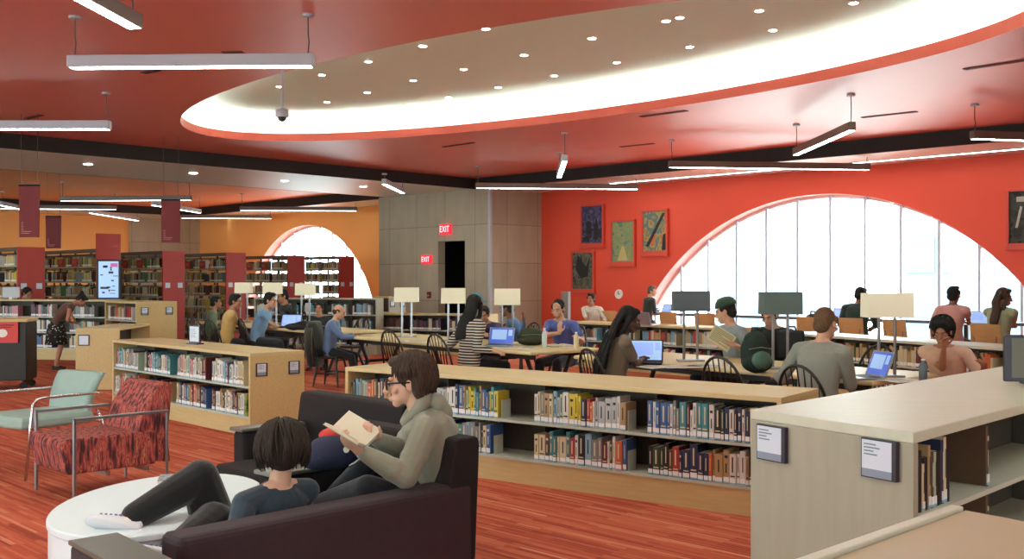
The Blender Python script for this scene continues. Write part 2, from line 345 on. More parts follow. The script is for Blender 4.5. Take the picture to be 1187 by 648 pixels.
# arched window walls
def arch_wall(name, m, ta, tb, tc, zc, R, zb=.22, y=2.0, depth=.42, num=1, mull=None):
    hw = math.sqrt(R * R - (zb - zc) ** 2); lo, hi = max(tc - hw, ta), min(tc + hw, tb)
    n = 64; ts = [lo + (hi - lo) * k / n for k in range(n + 1)]
    top = lambda t: max(zb, zc + math.sqrt(max(R * R - (t - tc) ** 2, 0)))
    mb = MB()
    if lo > ta: mb.box(ta, lo, y, y + depth, 0, SH)
    if hi < tb: mb.box(hi, tb, y, y + depth, 0, SH)
    mb.box(lo, hi, y, y + depth, 0, zb)
    for k in range(n):
        a, b = ts[k], ts[k + 1]
        mb.add([(a, y, top(a)), (b, y, top(b)), (b, y, SH), (a, y, SH), (a, y + depth, top(a)), (b, y + depth, top(b)), (b, y + depth, SH), (a, y + depth, SH)], [(0, 1, 2, 3), (4, 7, 6, 5)])
    struct(grid_obj(mb, name, m)); lm = MB()
    for k in range(n):
        a, b = ts[k], ts[k + 1]; lm.add([(a, y - .02, top(a) - .005), (b, y - .02, top(b) - .005), (b, y + depth, top(b) - .005), (a, y + depth, top(a) - .005)], [(0, 1, 2, 3)])
    struct(grid_obj(lm, 'trim_%d' % (num + 5), M['rim']), 'wall thickness of the arch, caught daylight painted pale pink')  # wall thickness; the daylight it catches is put into this pale pink
    # rim
    mb = MB(); arc = [t for t in ts]
    for k in range(n):
        a, b = ts[k], ts[k + 1]; za, zb2 = top(a), top(b)
        ia = .07 * (1 if True else 0)
        def inn(t, z): v = Vector((tc - t, zc - z)); v.normalize(); return (t + v.x * ia, z + v.y * ia)
        (ai, zai), (bi, zbi) = inn(a, za), inn(b, zb2)
        y0, y1 = y + depth - .1, y + depth - .02
        mb.add([(a, y0, za), (b, y0, zb2), (bi, y0, zbi), (ai, y0, zai), (ai, y1, zai), (bi, y1, zbi)], [(0, 1, 2, 3), (3, 2, 5, 4)])
    win = struct(grid_obj(mb, 'window_%d' % num, M['rim'])); win['label'] = 'arched window'
    mb = MB()
    for t in mull:
        if lo + .05 < t < hi - .05: mb.box(t - .025, t + .025, y + depth - .16, y + depth - .06, zb, top(t))
    mb.box(lo, hi, y + depth - .16, y + depth - .06, zb, zb + .05)
    mb.build('mullions', M['mullion'], win)
    mb = MB(); P = [(t, y + depth - .11, top(t)) for t in ts] + [(hi, y + depth - .11, zb), (lo, y + depth - .11, zb)]
    mb.add(P, [tuple(range(len(P)))]); mb.build('glass', M['glass'], win)
    return lo, hi
t_l = wall_t(770); z_l = wall_z(770, 330)
tcR = wall_t(948); zTop = wall_z(948, 225)
R1 = 5.5; zc1 = zTop - R1
m0, m1 = wall_t(782), wall_t(1179); stp = (m1 - m0) / 10
ARCH1 = arch_wall('wall_right', M['red_wall'], T1 - .2, 32, tcR, zc1, R1, num=1, mull=[m0 + stp * k for k in range(-3, 16)])
tc2 = wall_t(355); R2 = 4.1; zc2 = wall_z(355, 261) - R2
ARCH2 = arch_wall('wall_back', M['orange_wall'], TW, T0 + .2, tc2, zc2, R2, num=2, mull=[tc2 + .8 * k - .4 for k in range(-6, 7)])
# left wall; two walls behind the camera, unseen windows sized to light the foreground
mb = MB().box(TW - .3, TW, -34, 2.3, 0, SH); struct(grid_obj(mb, 'wall_left', M['orange_wall']))
def bay_wall(name, along, fixed, lo, hi, wins, m, z0=.6, z1=3.5):
    mb = MB(); cur = lo
    def bx(a, b, c, d):
        if along == 't': mb.box(a, b, fixed, fixed + .3, c, d)
        else: mb.box(fixed, fixed + .3, a, b, c, d)
    for a, b in wins: bx(cur, a, 0, CH); bx(a, b, 0, z0); bx(a, b, z1, CH); cur = b
    bx(cur, hi, 0, CH); return struct(grid_obj(mb, name, m))
WN = [(-16, -10), (-8, -2), (0, 6), (8, 14)]; WS = [(-26, -20)]
bay_wall('wall_near', 't', -27.3, TW, 27, WN, M['white_wall'], .25, 3.9)
bay_wall('wall_side', 's', 27, -27, 2.4, WS, M['white_wall'], .25, 3.9)
k = 3
for a, b in WN:
    struct(grid_obj(MB().box(a, b, -27.2, -27.18, .25, 3.9), 'window_%d' % k, M['glass'])); k += 1
for a, b in WS:
    struct(grid_obj(MB().box(27.1, 27.12, a, b, .25, 3.9), 'window_%d' % k, M['glass'])); k += 1
# counter along the arched window
mb = MB().box(ARCH1[0] + .1, 14.5, 1.3, 1.95, .74, .8); c = thing('window_counter', 'long dark counter running under the arched window', 'counter', V0, RB)
mb.build('countertop', M['counter'], c)
for t in (ARCH1[0] + .5, 6, 9, 12, 14.2): MB().box(t - .04, t + .04, 1.85, 1.93, 0, .74).build('leg', M['black'], c)
# outside
struct(grid_obj(MB().box(-60, 70, 3, 90, -4.2, -4), 'ground_street', M['street']))
def far_building(px0, px1, s, h, m, label, rows=5):
    a, b = wall_t(px0, s), wall_t(px1, s); r = thing('office_building', label, 'building', W(s, (a + b) / 2, -4), RB, 'buildings across the street'); w = (b - a) / 2
    MB().box(-w, w, 0, 12, 0, h).build('facade', m, r)
    mb = MB(); nx = max(3, int(w * 2 / 3.2)); nz = int(h / 3.6)
    for i in range(nx):
        for j in range(nz):
            x = -w + (i + .5) * 2 * w / nx; z = (j + .55) * h / nz; mb.box(x - 1.0, x + 1.0, -.06, -.01, z - 1.0, z + 1.0)
    mb.build('window_grid', M['far_glass'], r); MB().box(-w - .3, w + .3, -.3, 12.3, h, h + .5).build('roof', M['building'], r)
far_building(1040, 1187, 38, 13.5, M['building2'], 'grey blue building seen through the right end of the arched window')
far_building(830, 905, 52, 12.5, M['building'], 'pale building seen through the left part of the arched window')
# pictures, signs and small fittings on the walls
def on_wall(px, py, s=2.0): t = wall_t(px, s); return W(s, t, Z(py, W(s, t).y))
def art_mat(name, cols, sc, st, kind='noise', rot=.6):
    return ramp_mat(name, [(.30 + .4 * i / max(1, len(cols) - 1), c) for i, c in enumerate(cols)], sc, st, rot, interp='CONSTANT', kind=kind, detail=1)
arts = [
 (676, 700, 239, 282, ['#2a2632', '#4b4668', '#3b3652', '#5a5678', '#25222c'], 4, 'dark purple picture with black figures, left of the four on the red wall', 'p'),
 (711, 736, 257, 303, ['#8a8a52', '#6f8a66', '#8f8a5a', '#5a7468', '#a09560'], 5, 'green and yellow abstract picture between its neighbours on the red wall', 'g'),
 (747, 774, 245, 291, ['#b06038', '#94884e', '#5a6a6c', '#857a48', '#4f5c84'], 4, 'orange and olive picture with a black diagonal bar nearest the arched window', 'o'),
 (665, 689, 293, 335, ['#4a463a', '#5a5444', '#666050', '#3a3830', '#565042'], 6, 'dark grey picture with black shape, lowest of the four on the red wall', 'k'),
 (1171, 1199, 222, 282, ['#262824', '#32342e', '#3c3e38', '#1f211f', '#2e302c'], 5, 'dark picture at the right edge of the photo beside the arched window', 'd')]
for x0, x1, y0, y1, cols, sc, lab, key in arts:
    p0 = on_wall(x0, y1); p1 = on_wall(x1, y1); top = on_wall((x0 + x1) / 2, y0).z; bot = on_wall((x0 + x1) / 2, y1).z
    w = (p1 - p0).length / 2; c = (p0 + p1) / 2; h = top - bot
    r = thing('framed_picture', lab, 'picture', (c.x, c.y, bot), RB, 'pictures on the red wall')
    fr = MB().box(-w - .05, -w, -.09, -.0, -.05, h + .05).box(w, w + .05, -.09, 0, -.05, h + .05).box(-w, w, -.09, 0, h, h + .05).box(-w, w, -.09, 0, -.05, 0).box(-w - .06, w + .06, -.11, 0, -.13, -.05)
    fr.build('frame', plain('frame_red', '#c9432e', .5), r, bevel=.006)
    cv = MB().box(-w, w, -.05, -.01, 0, h).build('canvas', art_mat('artwork_' + key, cols, sc * 1.3, (1, 1, .8)), r)
    mb = MB(); dk = plain('artwork_black', '#1b1a1c', .7)
    if key == 'p':
        for (a, b, q, e) in ((-.6, -.1, .25, .55), (.15, .6, .1, .5), (.3, .5, .5, .62), (-.9, -.3, .05, .15)): mb.prism([(a * w, q * h), (b * w, q * h), (b * w * .9, e * h), ((a + b) / 2 * w, (e + .06) * h), (a * w, e * h)], .051, .053, Matrix.Rotation(PI / 2, 4, 'X'))
    elif key == 'o':
        mb.prism([(-.8 * w, .12 * h), (-.5 * w, .12 * h), (.9 * w, .95 * h), (.65 * w, .95 * h)], .051, .053, Matrix.Rotation(PI / 2, 4, 'X')); mb.prism([(.6 * w, .02 * h), (.95 * w, .02 * h), (.95 * w, .45 * h), (.7 * w, .4 * h)], .051, .053, Matrix.Rotation(PI / 2, 4, 'X'))
    elif key == 'k': mb.prism([(-.7 * w, .55 * h), (-.2 * w, .28 * h), (.5 * w, .35 * h), (.7 * w, .9 * h), (.3 * w, .62 * h), (-.5 * w, .95 * h)], .051, .053, Matrix.Rotation(PI / 2, 4, 'X'))
    elif key == 'g': dk = plain('artwork_sand', '#b9a968', .7); mb.prism([(-.5 * w, .02 * h), (.45 * w, .02 * h), (.1 * w, .38 * h), (-.1 * w, .38 * h)], .051, .053, Matrix.Rotation(PI / 2, 4, 'X'))
    else: dk = plain('artwork_grey', '#a9a89e', .7); mb.prism([(-.5 * w, .3 * h), (-.3 * w, .3 * h), (.1 * w, .7 * h), (-.1 * w, .72 * h)], .051, .053, Matrix.Rotation(PI / 2, 4, 'X')).prism([(-.4 * w, .8 * h), (.4 * w, .8 * h), (.4 * w, .9 * h), (-.4 * w, .9 * h)], .051, .053, Matrix.Rotation(PI / 2, 4, 'X'))
    mb.build('painted_shapes', dk, cv)
def exit_sign(x0, x1, y0, y1, lab):
    a, b = wall_t(x0, 0), wall_t(x1, 0); p = W(0, (a + b) / 2); d = p.y; w = (b - a) / 2; z0, z1 = Z(y1, d), Z(y0, d)
    r = thing('exit_sign', lab, 'exit sign', (p.x, p.y, z0), RB, 'exit signs'); h = z1 - z0
    MB().box(-w, w, -.09, 0, 0, h).build('housing', M['exit_red'], r, bevel=.01)
    text_on('lettering', 'EXIT', h * .85, M['exit_text'], r, (0, -.092, h * .5), (PI / 2, 0, 0)).scale = (.8, 1, 1)
exit_sign(512, 524, 260, 272, 'red lit exit sign on the concrete wall above the dark doorway')
exit_sign(491, 501, 296, 306, 'lower red lit exit sign on the concrete wall left of the dark doorway')
p = on_wall(498, 342, 0); r = thing('fire_alarm', 'small red fire alarm on the concrete wall left of the doorway', 'fire alarm', p, RB)
MB().box(-.07, .07, -.05, 0, -.09, .09).build('case', plain('alarm_red', '#7a1d1a', .5), r, bevel=.01); MB().box(-.04, .04, -.065, -.05, -.03, .0).build('lever', plain('alarm_white', '#b8a090', .5), r)
p = on_wall(718, 341); r = thing('wall_clock', 'small round white dial on the red wall under the pictures', 'clock', p, RB)
MB().add(*(lambda n: ([(math.cos(2*PI*k/n)*.12, y, math.sin(2*PI*k/n)*.12) for y in (0, -.04) for k in range(n)], [tuple(range(n, 2*n))] + [(k, (k+1) % n, n+(k+1) % n, n+k) for k in range(n)]))(20)).build('dial', M['paper'], r)
MB().box(-.008, .008, -.05, -.041, 0, .08).box(0, .05, -.05, -.041, -.008, .008).build('hands', M['black'], r)
# grey stand left of the red wall
p = D(656, 24.5); hh = Z(338, 24.5)
r = thing('grey_totem', 'narrow grey upright panel standing against the left end of the red wall', 'panel', (p.x, p.y, 0), RB)
MB().box(-.11, .11, -.05, .05, .03, hh).build('panel', plain('totem_grey', '#7d7972', .6), r, bevel=.01); MB().box(-.2, .2, -.16, .16, 0, .03).build('base_plate', M['black'], r)

# ================================================================== CEILING LIGHTS
def pendant(x0, y0, x1, y1, lab, h=3.75, m='fixture', ex=0, zc=CH, wires=(1, 1), wdt=.11):
    a, b = G(x0, y0, h), G(x1, y1, h)
    if ex: b = b + (b - a).normalized() * ex
    L = (b - a).length; c = (a + b) / 2; v = (b - a); ang = math.atan2(v.y, v.x)
    r = thing('linear_pendant_light', lab, 'pendant light', (c.x, c.y, h), ang, 'long pendant lights')
    MB().box(-L / 2, L / 2, -wdt / 2, wdt / 2, .0, .125).build('housing', M[m], r, bevel=.012)
    MB().box(-L / 2 + .03, L / 2 - .03, -wdt / 2 + .012, wdt / 2 - .012, -.004, -.0005).build('diffuser', M['tube_soft' if c.y > 26 else 'tube'], r)
    for sg, on in ((-1, wires[0]), (1, wires[1])):
        if on:
            x = sg * (L / 2 - .06); cb = MB().tube([(x, 0, .13), (x + .01, 0, .25), (x, .006, (zc - h) * .6), (x, 0, zc - h)], .007, 6).build('cable', M['cable'], r)
            MB().lathe([(.06, zc - h - .03), (.06, zc - h - .002)], (x, 0, 0), 12).build('canopy', M['fixture'], r)
    return r
pendant(80, 79, 364, 77, 'long grey pendant light hanging lowest left of the oval recess', wdt=.13)
pendant(158, 34, 95, 0, 'angled pendant light at the top left corner of the photo', ex=1.3, m='fixture_brown', wires=(1, 0), wdt=.13)
pendant(-60, 150, 128, 150, 'pendant light at the left edge below the red ceiling', wdt=.12)
pendant(551, 218, 740, 219.5, 'long pendant light in front of the concrete wall and red ceiling corner', m='fixture_brown')
pendant(775, 194, 1008, 197, 'longest pendant light above the arched window', m='fixture_brown')
pendant(922, 180, 988, 151, 'angled pendant light above the middle of the arched window', m='fixture_brown')
pendant(1126, 161, 1250, 165, 'pendant light cut off at the right edge of the photo', m='fixture_brown', wires=(1, 0))
pendant(648, 206, 654.5, 187, 'short looking pendant light pointing at the viewer above the concrete wall')
pendant(467, 224, 445, 213.5, 'short looking pendant light under the grey soffit left of concrete wall', zc=SH)
pendant(70, 233, 222, 232, 'pendant light running across the orange ceiling behind the banners', m='fixture_brown')
pendant(0, 242, 135, 243, 'pendant light behind the largest maroon banner', m='fixture_brown')
pendant(104, 247, 160, 256, 'bright angled pendant light between the banners', wires=(0, 1))
pendant(0, 238, 40, 246, 'angled pendant light at the left edge under the orange ceiling', wires=(0, 0))
pendant(177, 238, 232, 247, 'angled pendant light behind the right hand banner', wires=(0, 1))
pendant(278, 244, 414, 244.5, 'long pendant light above the orange arched window', m='fixture_brown')
pendant(210, 253, 315, 253.5, 'distant pendant light left of the orange arched window', m='fixture_brown')
pendant(40, 257, 105, 261, 'most distant pendant light before the orange wall', wires=(0, 0))
for i, (s, t) in enumerate(((-14, 7), (-20, 13), (-25, 22), (-16, 24), (-24, 4), (-10, 19), (-21, 9), (-24, -8), (-12, -10), (-17.5, 16), (-22, 17.5), (-14, 14.5), (-13, 20), (-19.5, 22.5))):  # extra pendants out of view, added to light the foreground
    p = W(s, t)
    if p.y > 0 and CX + F * p.x / p.y > -250 and CX + F * p.x / p.y < 1400 and p.y > 7: continue
    r = thing('linear_pendant_light', 'long grey pendant light out of view, added to light the foreground', 'pendant light', (p.x, p.y, 3.75), i * .9, 'pendant lights added out of view')
    MB().box(-1.8, 1.8, -.07, .07, .02, .13).build('housing', M['fixture'], r); MB().box(-1.77, 1.77, -.06, .06, -.004, .022).build('diffuser', M['tube'], r)
    for x in (-1.7, 1.7): MB().tube([(x, 0, .13), (x, 0, CH - 3.75)], .007, 6).build('cable', M['cable'], r)
ta, tb = wall_t(700, 1.25), wall_t(1187, 1.25) + 3
r = thing('soffit_strip_light', 'thin pale light line in the soffit above the arched window', 'ceiling light', W(1.25, (ta + tb) / 2, SH), RB); w = (tb - ta) / 2
MB().box(-w, w, -.05, .05, -.012, -.001).build('housing', M['fixture'], r); MB().box(-w + .03, w - .03, -.035, .035, -.016, -.012).build('diffuser', M['tube_soft'], r)
def downlight(p, lab, grp, r0=.055):
    r = thing('recessed_downlight', lab, 'downlight', p, 0, grp)
    MB().lathe([(r0 + .02, 0), (r0 + .02, -.008), (r0, -.008)], n=16).build('trim_ring', M['paper'], r)
    MB().lathe([(r0, -.006), (r0, -.011)], n=16).build('lamp', M['dl'], r)
ZD = CH + .48
for px, py in ((427, 71), (490, 53), (563, 33), (373, 86.5), (324, 100), (479, 93), (537.5, 80), (425.5, 107), (379, 118), (469, 123), (520, 112.6), (577.5, 101), (772, 24), (788, 20), (686.5, 44), (607.5, 63.5), (715, 72), (799.5, 54), (642.5, 87.5), (896, 34.6), (989.5, 3), (880, 12), (850, -8), (940, -10)):
    if py > 0: downlight(G(px, py, ZD), 'small round downlight set in the cream oval ceiling recess', 'downlights in the oval recess', .045)
for px, py in ((102, 190), (224, 200.5), (330, 209.5), (421, 216)): downlight(G(px, py, SH), 'round downlight in the grey soffit strip left of the concrete wall', 'downlights in the grey soffit', .085)
slots = [(1118, 80, 1200, 67.5, 'slim dark air slot in the ceiling at the upper right'), (999, 136, 1063, 129, 'slim dark air slot in the ceiling right of the oval, lower one'), (742.5, 135, 796, 128, 'slim dark air slot in the ceiling just under the oval rim'), (719, 170, 758, 166, 'slim dark air slot in the ceiling closest to the black fascia'), (166, 84, 183, 80.5, 'short dark air slot left of the oval just below the long pendant'), (258, 60.5, 282, 60, 'short dark air slot above the long pendant light'), (30, 137, 48, 133, 'short dark air slot above the left edge pendant'), (514, 170, 549, 165, 'short dark air slot below the middle of the oval')]
for a, b, c, d, lab in slots:
    p, q = G(a, b, CH), G(c, d, CH); L = (q - p).length; v = q - p
    r = thing('air_slot', lab, 'air vent', ((p.x + q.x) / 2, (p.y + q.y) / 2, CH), math.atan2(v.y, v.x), 'ceiling air slots')
    MB().box(-L / 2, L / 2, -.05, .05, -.012, -.001).build('frame', plain('slot_frame', '#6d2a25', .6), r); MB().box(-L / 2 + .03, L / 2 - .03, -.025, .025, -.016, -.011).build('slot', M['black'], r)
p = G(327, 72, CH); zb = Z(134, p.y)
r = thing('ceiling_camera', 'grey security camera hanging on a thin pole in front of the oval', 'security camera', (p.x, p.y, CH), 0)
MB().tube([(0, 0, 0), (0, 0, zb - CH + .06)], .016, 10).build('pole', M['fixture'], r); MB().lathe([(.07, 0), (.07, -.03)], n=16).build('canopy', M['fixture'], r)
MB().lathe([(.03, .09), (.075, .07), (.085, 0), (.08, -.02)], (0, 0, zb - CH), 16).build('housing', M['fixture'], r, smooth=True); MB().ell((0, 0, zb - CH - .02), .055, .055, .06).build('dome', M['black'], r, smooth=True)
# hanging banners
def banner(x0, x1, y0, y1, d, lab, slant=0):
    a, b = D(x0, d), D(x1, d); w = (b - a).length / 2; z0, z1 = Z(y1, d), Z(y0, d); c = (a + b) / 2
    r = thing('hanging_banner', lab, 'banner', (c.x, c.y, z0), 0, 'maroon hanging banners'); h = z1 - z0
    MB().add([(-w * .95, y, 0) for y in (-.01, .01)] + [(w * .95, y, 0) for y in (-.01, .01)] + [(-w, y, h) for y in (-.01, .01)] + [(w, y, h) for y in (-.01, .01)], [(0, 2, 6, 4), (1, 5, 7, 3), (0, 4, 5, 1), (2, 3, 7, 6), (4, 6, 7, 5), (0, 1, 3, 2)]).build('fabric', M['banner'], r)
    MB().tube([(-w, 0, h), (w, 0, h)], .018, 8).build('top_rail', M['black'], r)
    for x in (-w * .8, w * .8): MB().tube([(x, 0, h), (x, 0, CH - z0)], .004, 5).build('cord', M['cable'], r)
    mb = MB()
    for k in range(7): L = w * (.5 + .25 * ((k * 37) % 5) / 5); zz = h * (.07 + .035 * k); mb.box(-w * .75, -w * .75 + (L * 1.6 if k < 2 else L * .35), -.013, -.011, zz, zz + h * .012)
    mb.build('lettering', M['banner_text'], r)
banner(22, 46, 215, 275, 16.5, 'largest maroon banner hanging at the far left')
banner(53, 71, 251, 288, 24, 'smallest maroon banner, just right of the largest one')
banner(187, 209, 232, 281, 19, 'maroon banner hanging above the right hand red end panel')
# ================================================================== BOOKS
BC = {'white': '#cfcdc4', 'cream': '#c9bd97', 'red': '#a3342c', 'dark red': '#5e2124', 'orange': '#c2643a', 'yellow': '#c9b83c', 'green': '#5b7f52', 'dark green': '#2f4536',
      'teal': '#3f7f86', 'light blue': '#7fa6b8', 'blue': '#3a5f92', 'navy': '#27304f', 'black': '#1d1b1d', 'grey': '#7e7f7d', 'brown': '#54402f', 'pink': '#c48388', 'purple': '#4d3a5c', 'tan': '#a68a5f', 'pale green': '#9fb59a', 'silver': '#aeb3b3'}
for k, c in BC.items(): MATS['book_' + k] = mat('book_' + k.replace(' ', '_'), c, .5)
ORD = ['first', 'second', 'third', 'fourth', 'fifth', 'sixth', 'seventh', 'eighth', 'ninth', 'tenth', 'eleventh', 'twelfth', 'thirteenth', 'fourteenth', 'fifteenth', 'sixteenth', 'seventeenth', 'eighteenth', 'nineteenth', 'twentieth', 'twenty-first', 'twenty-second', 'twenty-third', 'twenty-fourth', 'twenty-fifth', 'twenty-sixth', 'twenty-seventh', 'twenty-eighth', 'twenty-ninth', 'thirtieth']
BOOKM = {}
def book_mesh(color, var):
    k = (color, var)
    if k in BOOKM: return BOOKM[k]
    mb = MB(); c = .06
    mb.mat(0).box(0, c, .03, 1, 0, 1).box(1 - c, 1, .03, 1, 0, 1)
    ring = [[Vector((.5 - .5 * math.cos(PI * i / 6), .03 - .03 * math.sin(PI * i / 6), z)) for i in range(7)] + [Vector((1 - c, .05, z)), Vector((c, .05, z))] for z in (0, 1)]
    mb.rings(ring)
    mb.mat(1).box(c, 1 - c, .05, .98, .012, .985)
    if var != 3: mb.mat(2).box(.06, .94, -.008, .012, .06, .2).mat(3).box(.06, .94, -.008, .012, .02, .06)
    ink = 4
    if var == 0: mb.mat(ink).box(.42, .58, -.006, .01, .38, .82)
    elif var == 1: mb.mat(ink).box(.25, .75, -.007, .01, .76, .84).box(.4, .6, -.006, .01, .32, .6)
    elif var == 2: mb.mat(ink).box(.4, .6, -.006, .01, .4, .9).box(.15, .85, -.007, .01, .25, .29)
    me = bpy.data.meshes.new('book'); me.from_pydata(mb.v, [], mb.f)
    inkm = MATS['book_black'] if color in ('white', 'cream', 'yellow', 'silver', 'pale green', 'light blue', 'tan', 'pink') else MATS['book_cream']
    for m in (MATS['book_' + color], M['page'], M['sticker'], M['sticker_blue'], inkm): me.materials.append(m)
    me.polygons.foreach_set('material_index', mb.m); me.update(); BOOKM[k] = me; return me
N_BOOKS = [0]; STUFF = MB(); STUFF_KEYS = list(BC)
def place_books(root, zs, x0, x1, where, fill=1.0, y=.02, hmax=.27, cols=None, individual=True, group=None, tilt=True, hmin=.19, maxn=99):
    """root: shelf Empty; a row from x0 to x1 standing at height zs, spines at local y"""
    Mx = Matrix.Translation(root.location) @ Matrix.Rotation(root.rotation_euler.z, 4, 'Z'); x = x0; n = 0; end = x0 + (x1 - x0) * fill
    pool = cols or list(BC); run = None
    while x < end - .02 and n < maxn:
        if run is None or random.random() < .75: run = random.choice(pool)
        t = random.choice((.022, .027, .032, .036, .042, .052)) * random.uniform(.9, 1.15); t = min(t, end - x)
        if t < .014: break
        h = random.uniform(hmin, hmax - .01) ; w = random.uniform(.14, .185); yy = y + random.uniform(0, .012)
        if individual:
            o = bpy.data.objects.new('book', book_mesh(run, random.choice((0, 1, 2, 2)))); COL.objects.link(o)
            p = Mx @ Vector((x + .001, yy, zs + .001)); o.location = p; o.rotation_euler = (0, 0, root.rotation_euler.z); o.scale = (t - .002, w, h)
            th = 'thin' if t < .024 else ('thick' if t > .036 else 'upright')
            tag(o, f"{th} {run} book, {ORD[min(n, 29)]} from left, {where}", 'book', group); N_BOOKS[0] += 1
        else:
            STUFF.mat(STUFF_KEYS.index(run)).box(x, x + t - .002, yy, yy + w, zs, zs + h, Mx)
            STUFF.mat(len(STUFF_KEYS)).box(x + .002, x + t - .004, yy - .003, yy, zs + .015, zs + .055, Mx)
        x += t; n += 1
def bookend(root, x, z, lab, y=.03):
    r = thing('bookend', lab, 'bookend', Matrix.Translation(root.location) @ Matrix.Rotation(root.rotation_euler.z, 4, 'Z') @ Vector((x, y, z)), root.rotation_euler.z, 'metal bookends')
    MB().box(0, .003, 0, .12, 0, .15).build('upright', M['shelf_metal'], r); MB().box(-.06, 0, 0, .12, 0, .002).build('foot', M['shelf_metal'], r); return r

# ================================================================== LOW BOOKCASES
def low_shelf(lab, P, ang, L, dep, ht, tiers, secs, m='maple', mtop='maple_top', kick=.2, placards='', back=True, name='low_bookcase', both=False, pls=.13):
    """front-left corner P, front along local x, depth along local y"""
    r = thing(name, lab, 'bookcase', (P.x, P.y, 0), ang)
    MB().box(0, L, 0, dep, ht - .035, ht).build('top_panel', M[mtop], r, bevel=.004)
    for a, b in ((0, .035), (L - .035, L)):
        sp = MB().box(a, b, .0, dep, 0, ht - .035).build('side_panel', M[m], r, bevel=.003)
    MB().box(.035, L - .035, .02, .05, 0, kick - .02).box(.035, L - .035, dep - .05, dep - .02, 0, kick - .02).build('kickboard', M[m], r)
    op = (ht - .035 - kick) / tiers
    for k in range(tiers): MB().box(.035, L - .035, .008, dep - .008, kick + k * op - .02, kick + k * op).build('shelf_board', M['shelf_metal'], r)
    MB().box(.035, L - .035, dep / 2 - .012, dep / 2 + .012, kick, ht - .035).build('centre_panel', M['shelf_dark'], r)
    sw = (L - .07) / secs
    for k in range(1, secs): MB().box(.035 + k * sw - .006, .035 + k * sw + .006, dep / 2 - .17, dep / 2 - .0125, kick, ht - .036).build('divider', M['shelf_dark'], r)
    def plac(x, y, nx, ny):                       # framed label card on an end panel
        rot = Matrix.Translation((x, y, ht - .17)) @ Matrix.Rotation(math.atan2(nx, -ny), 4, 'Z')
        f = MB().box(-pls / 2 - .008, pls / 2 + .008, -.012, 0, -pls / 2 - .012, pls / 2 + .008, rot).build('placard', M['placard_frame'], r)
        MB().box(-pls / 2 + .004, pls / 2 - .012, -.014, -.012, -pls / 2 + .03, pls / 2, rot).build('card', M['placard'], f)
        MB().box(-pls / 2 + .004, pls / 2 - .012, -.0145, -.012, -pls / 2 - .002, -pls / 2 + .03, rot).build('card_footer', M['placard_foot'], f)
        mb = MB()
        for q in range(4): mb.box(-pls / 2 + .015, -pls / 2 + .015 + pls * (.45, .6, .35, .5)[q], -.0155, -.014, pls / 2 - .018 - q * .011, pls / 2 - .014 - q * .011, rot)
        mb.build('card_lines', M['placard_ink'], f)
    if 'R' in placards:
        for y in (dep * .2, dep * .8): plac(L, y, 1, 0)
    if 'L' in placards:
        for y in (dep * .2, dep * .8): plac(0, y, -1, 0)
    r['_op'] = op; r['_kick'] = kick; r['_sw'] = sw
    return r
def from_to(p, q): v = q - p; return math.atan2(v.y, v.x), v.length

# long middle bookcase
P = G(400, 430, .785); P.z = 0; Q = G(906, 467.2, .785); Q.z = 0; ang, L = from_to(P, Q)
mid = low_shelf('long low maple bookcase across the middle, behind the plum sofa', P, ang, L, .72, .82, 2, 4, kick=.2)
op, sw = mid['_op'], mid['_sw']
bright = ['white', 'white', 'cream', 'light blue', 'teal', 'grey', 'pale green', 'silver', 'red', 'orange', 'black', 'brown', 'navy', 'yellow', 'blue', 'pink', 'dark green', 'tan']
darkish = ['black', 'brown', 'dark red', 'navy', 'red', 'white', 'cream', 'grey', 'dark green', 'orange', 'blue', 'tan', 'white', 'teal']
for tier, rowname in ((1, 'upper'), (0, 'lower')):
    for k in range(4):
        x0 = .04 + k * sw + .01; fl = {0: .88, 1: .68 if tier else .6, 2: .84, 3: .9}[k]
        place_books(mid, .2 + tier * op, x0, x0 + sw - .02, f"{rowname} shelf, {ORD[k]} section, long middle bookcase", fl, cols=(bright if (k < 3 and tier) else darkish if k == 3 else bright + darkish), group=f'books on the {rowname} shelf of the middle bookcase', hmax=.26 if tier else .255)
        bookend(mid, x0 + (sw - .02) * fl + .012, .2 + tier * op, f'thin grey bookend on {rowname} shelf, {ORD[k]} section, long middle bookcase')
# low bookcase on the left
P = G(290, 507); Q = G(130, 472.5); ang, L = from_to(Q, P)
left = low_shelf('low maple bookcase on the left with two framed cards on its end', Q, ang, L, .64, .85, 2, 4, kick=.2, placards='R', pls=.115)
op, sw = left['_op'], left['_sw']
for tier, rowname in ((1, 'upper'), (0, 'lower')):
    for k in range(4):
        x0 = .04 + k * sw + .01
        place_books(left, .2 + tier * op, x0, x0 + sw - .02, f"{rowname} shelf, {ORD[k]} section, left bookcase", (.8, .82, .86, .84)[k], cols=['white', 'white', 'cream', 'silver', 'light blue', 'teal', 'grey', 'dark red', 'black', 'pale green', 'pink'] if tier else darkish + ['white', 'cream', 'pink'], group=f'books on the {rowname} shelf of the left bookcase', hmax=.26 if tier else .255)
r = thing('picture_book', 'green and yellow picture book facing out at right end of left bookcase', 'book', Matrix.Translation(left.location) @ Matrix.Rotation(ang, 4, 'Z') @ Vector((L - .22, .03, .202)), ang)
mb = MB().mat(0).box(-.1, .1, 0, .02, 0, .22); mb.build('cover', ramp_mat('leafy_cover', [(.35, '#2c4a22'), (.5, '#6f8a33'), (.62, '#a8a845'), (.7, '#3a5a2a')], 14, rough=.4), r); MB().box(-.095, .095, .003, .017, .22, .222).build('pages', M['page'], r)
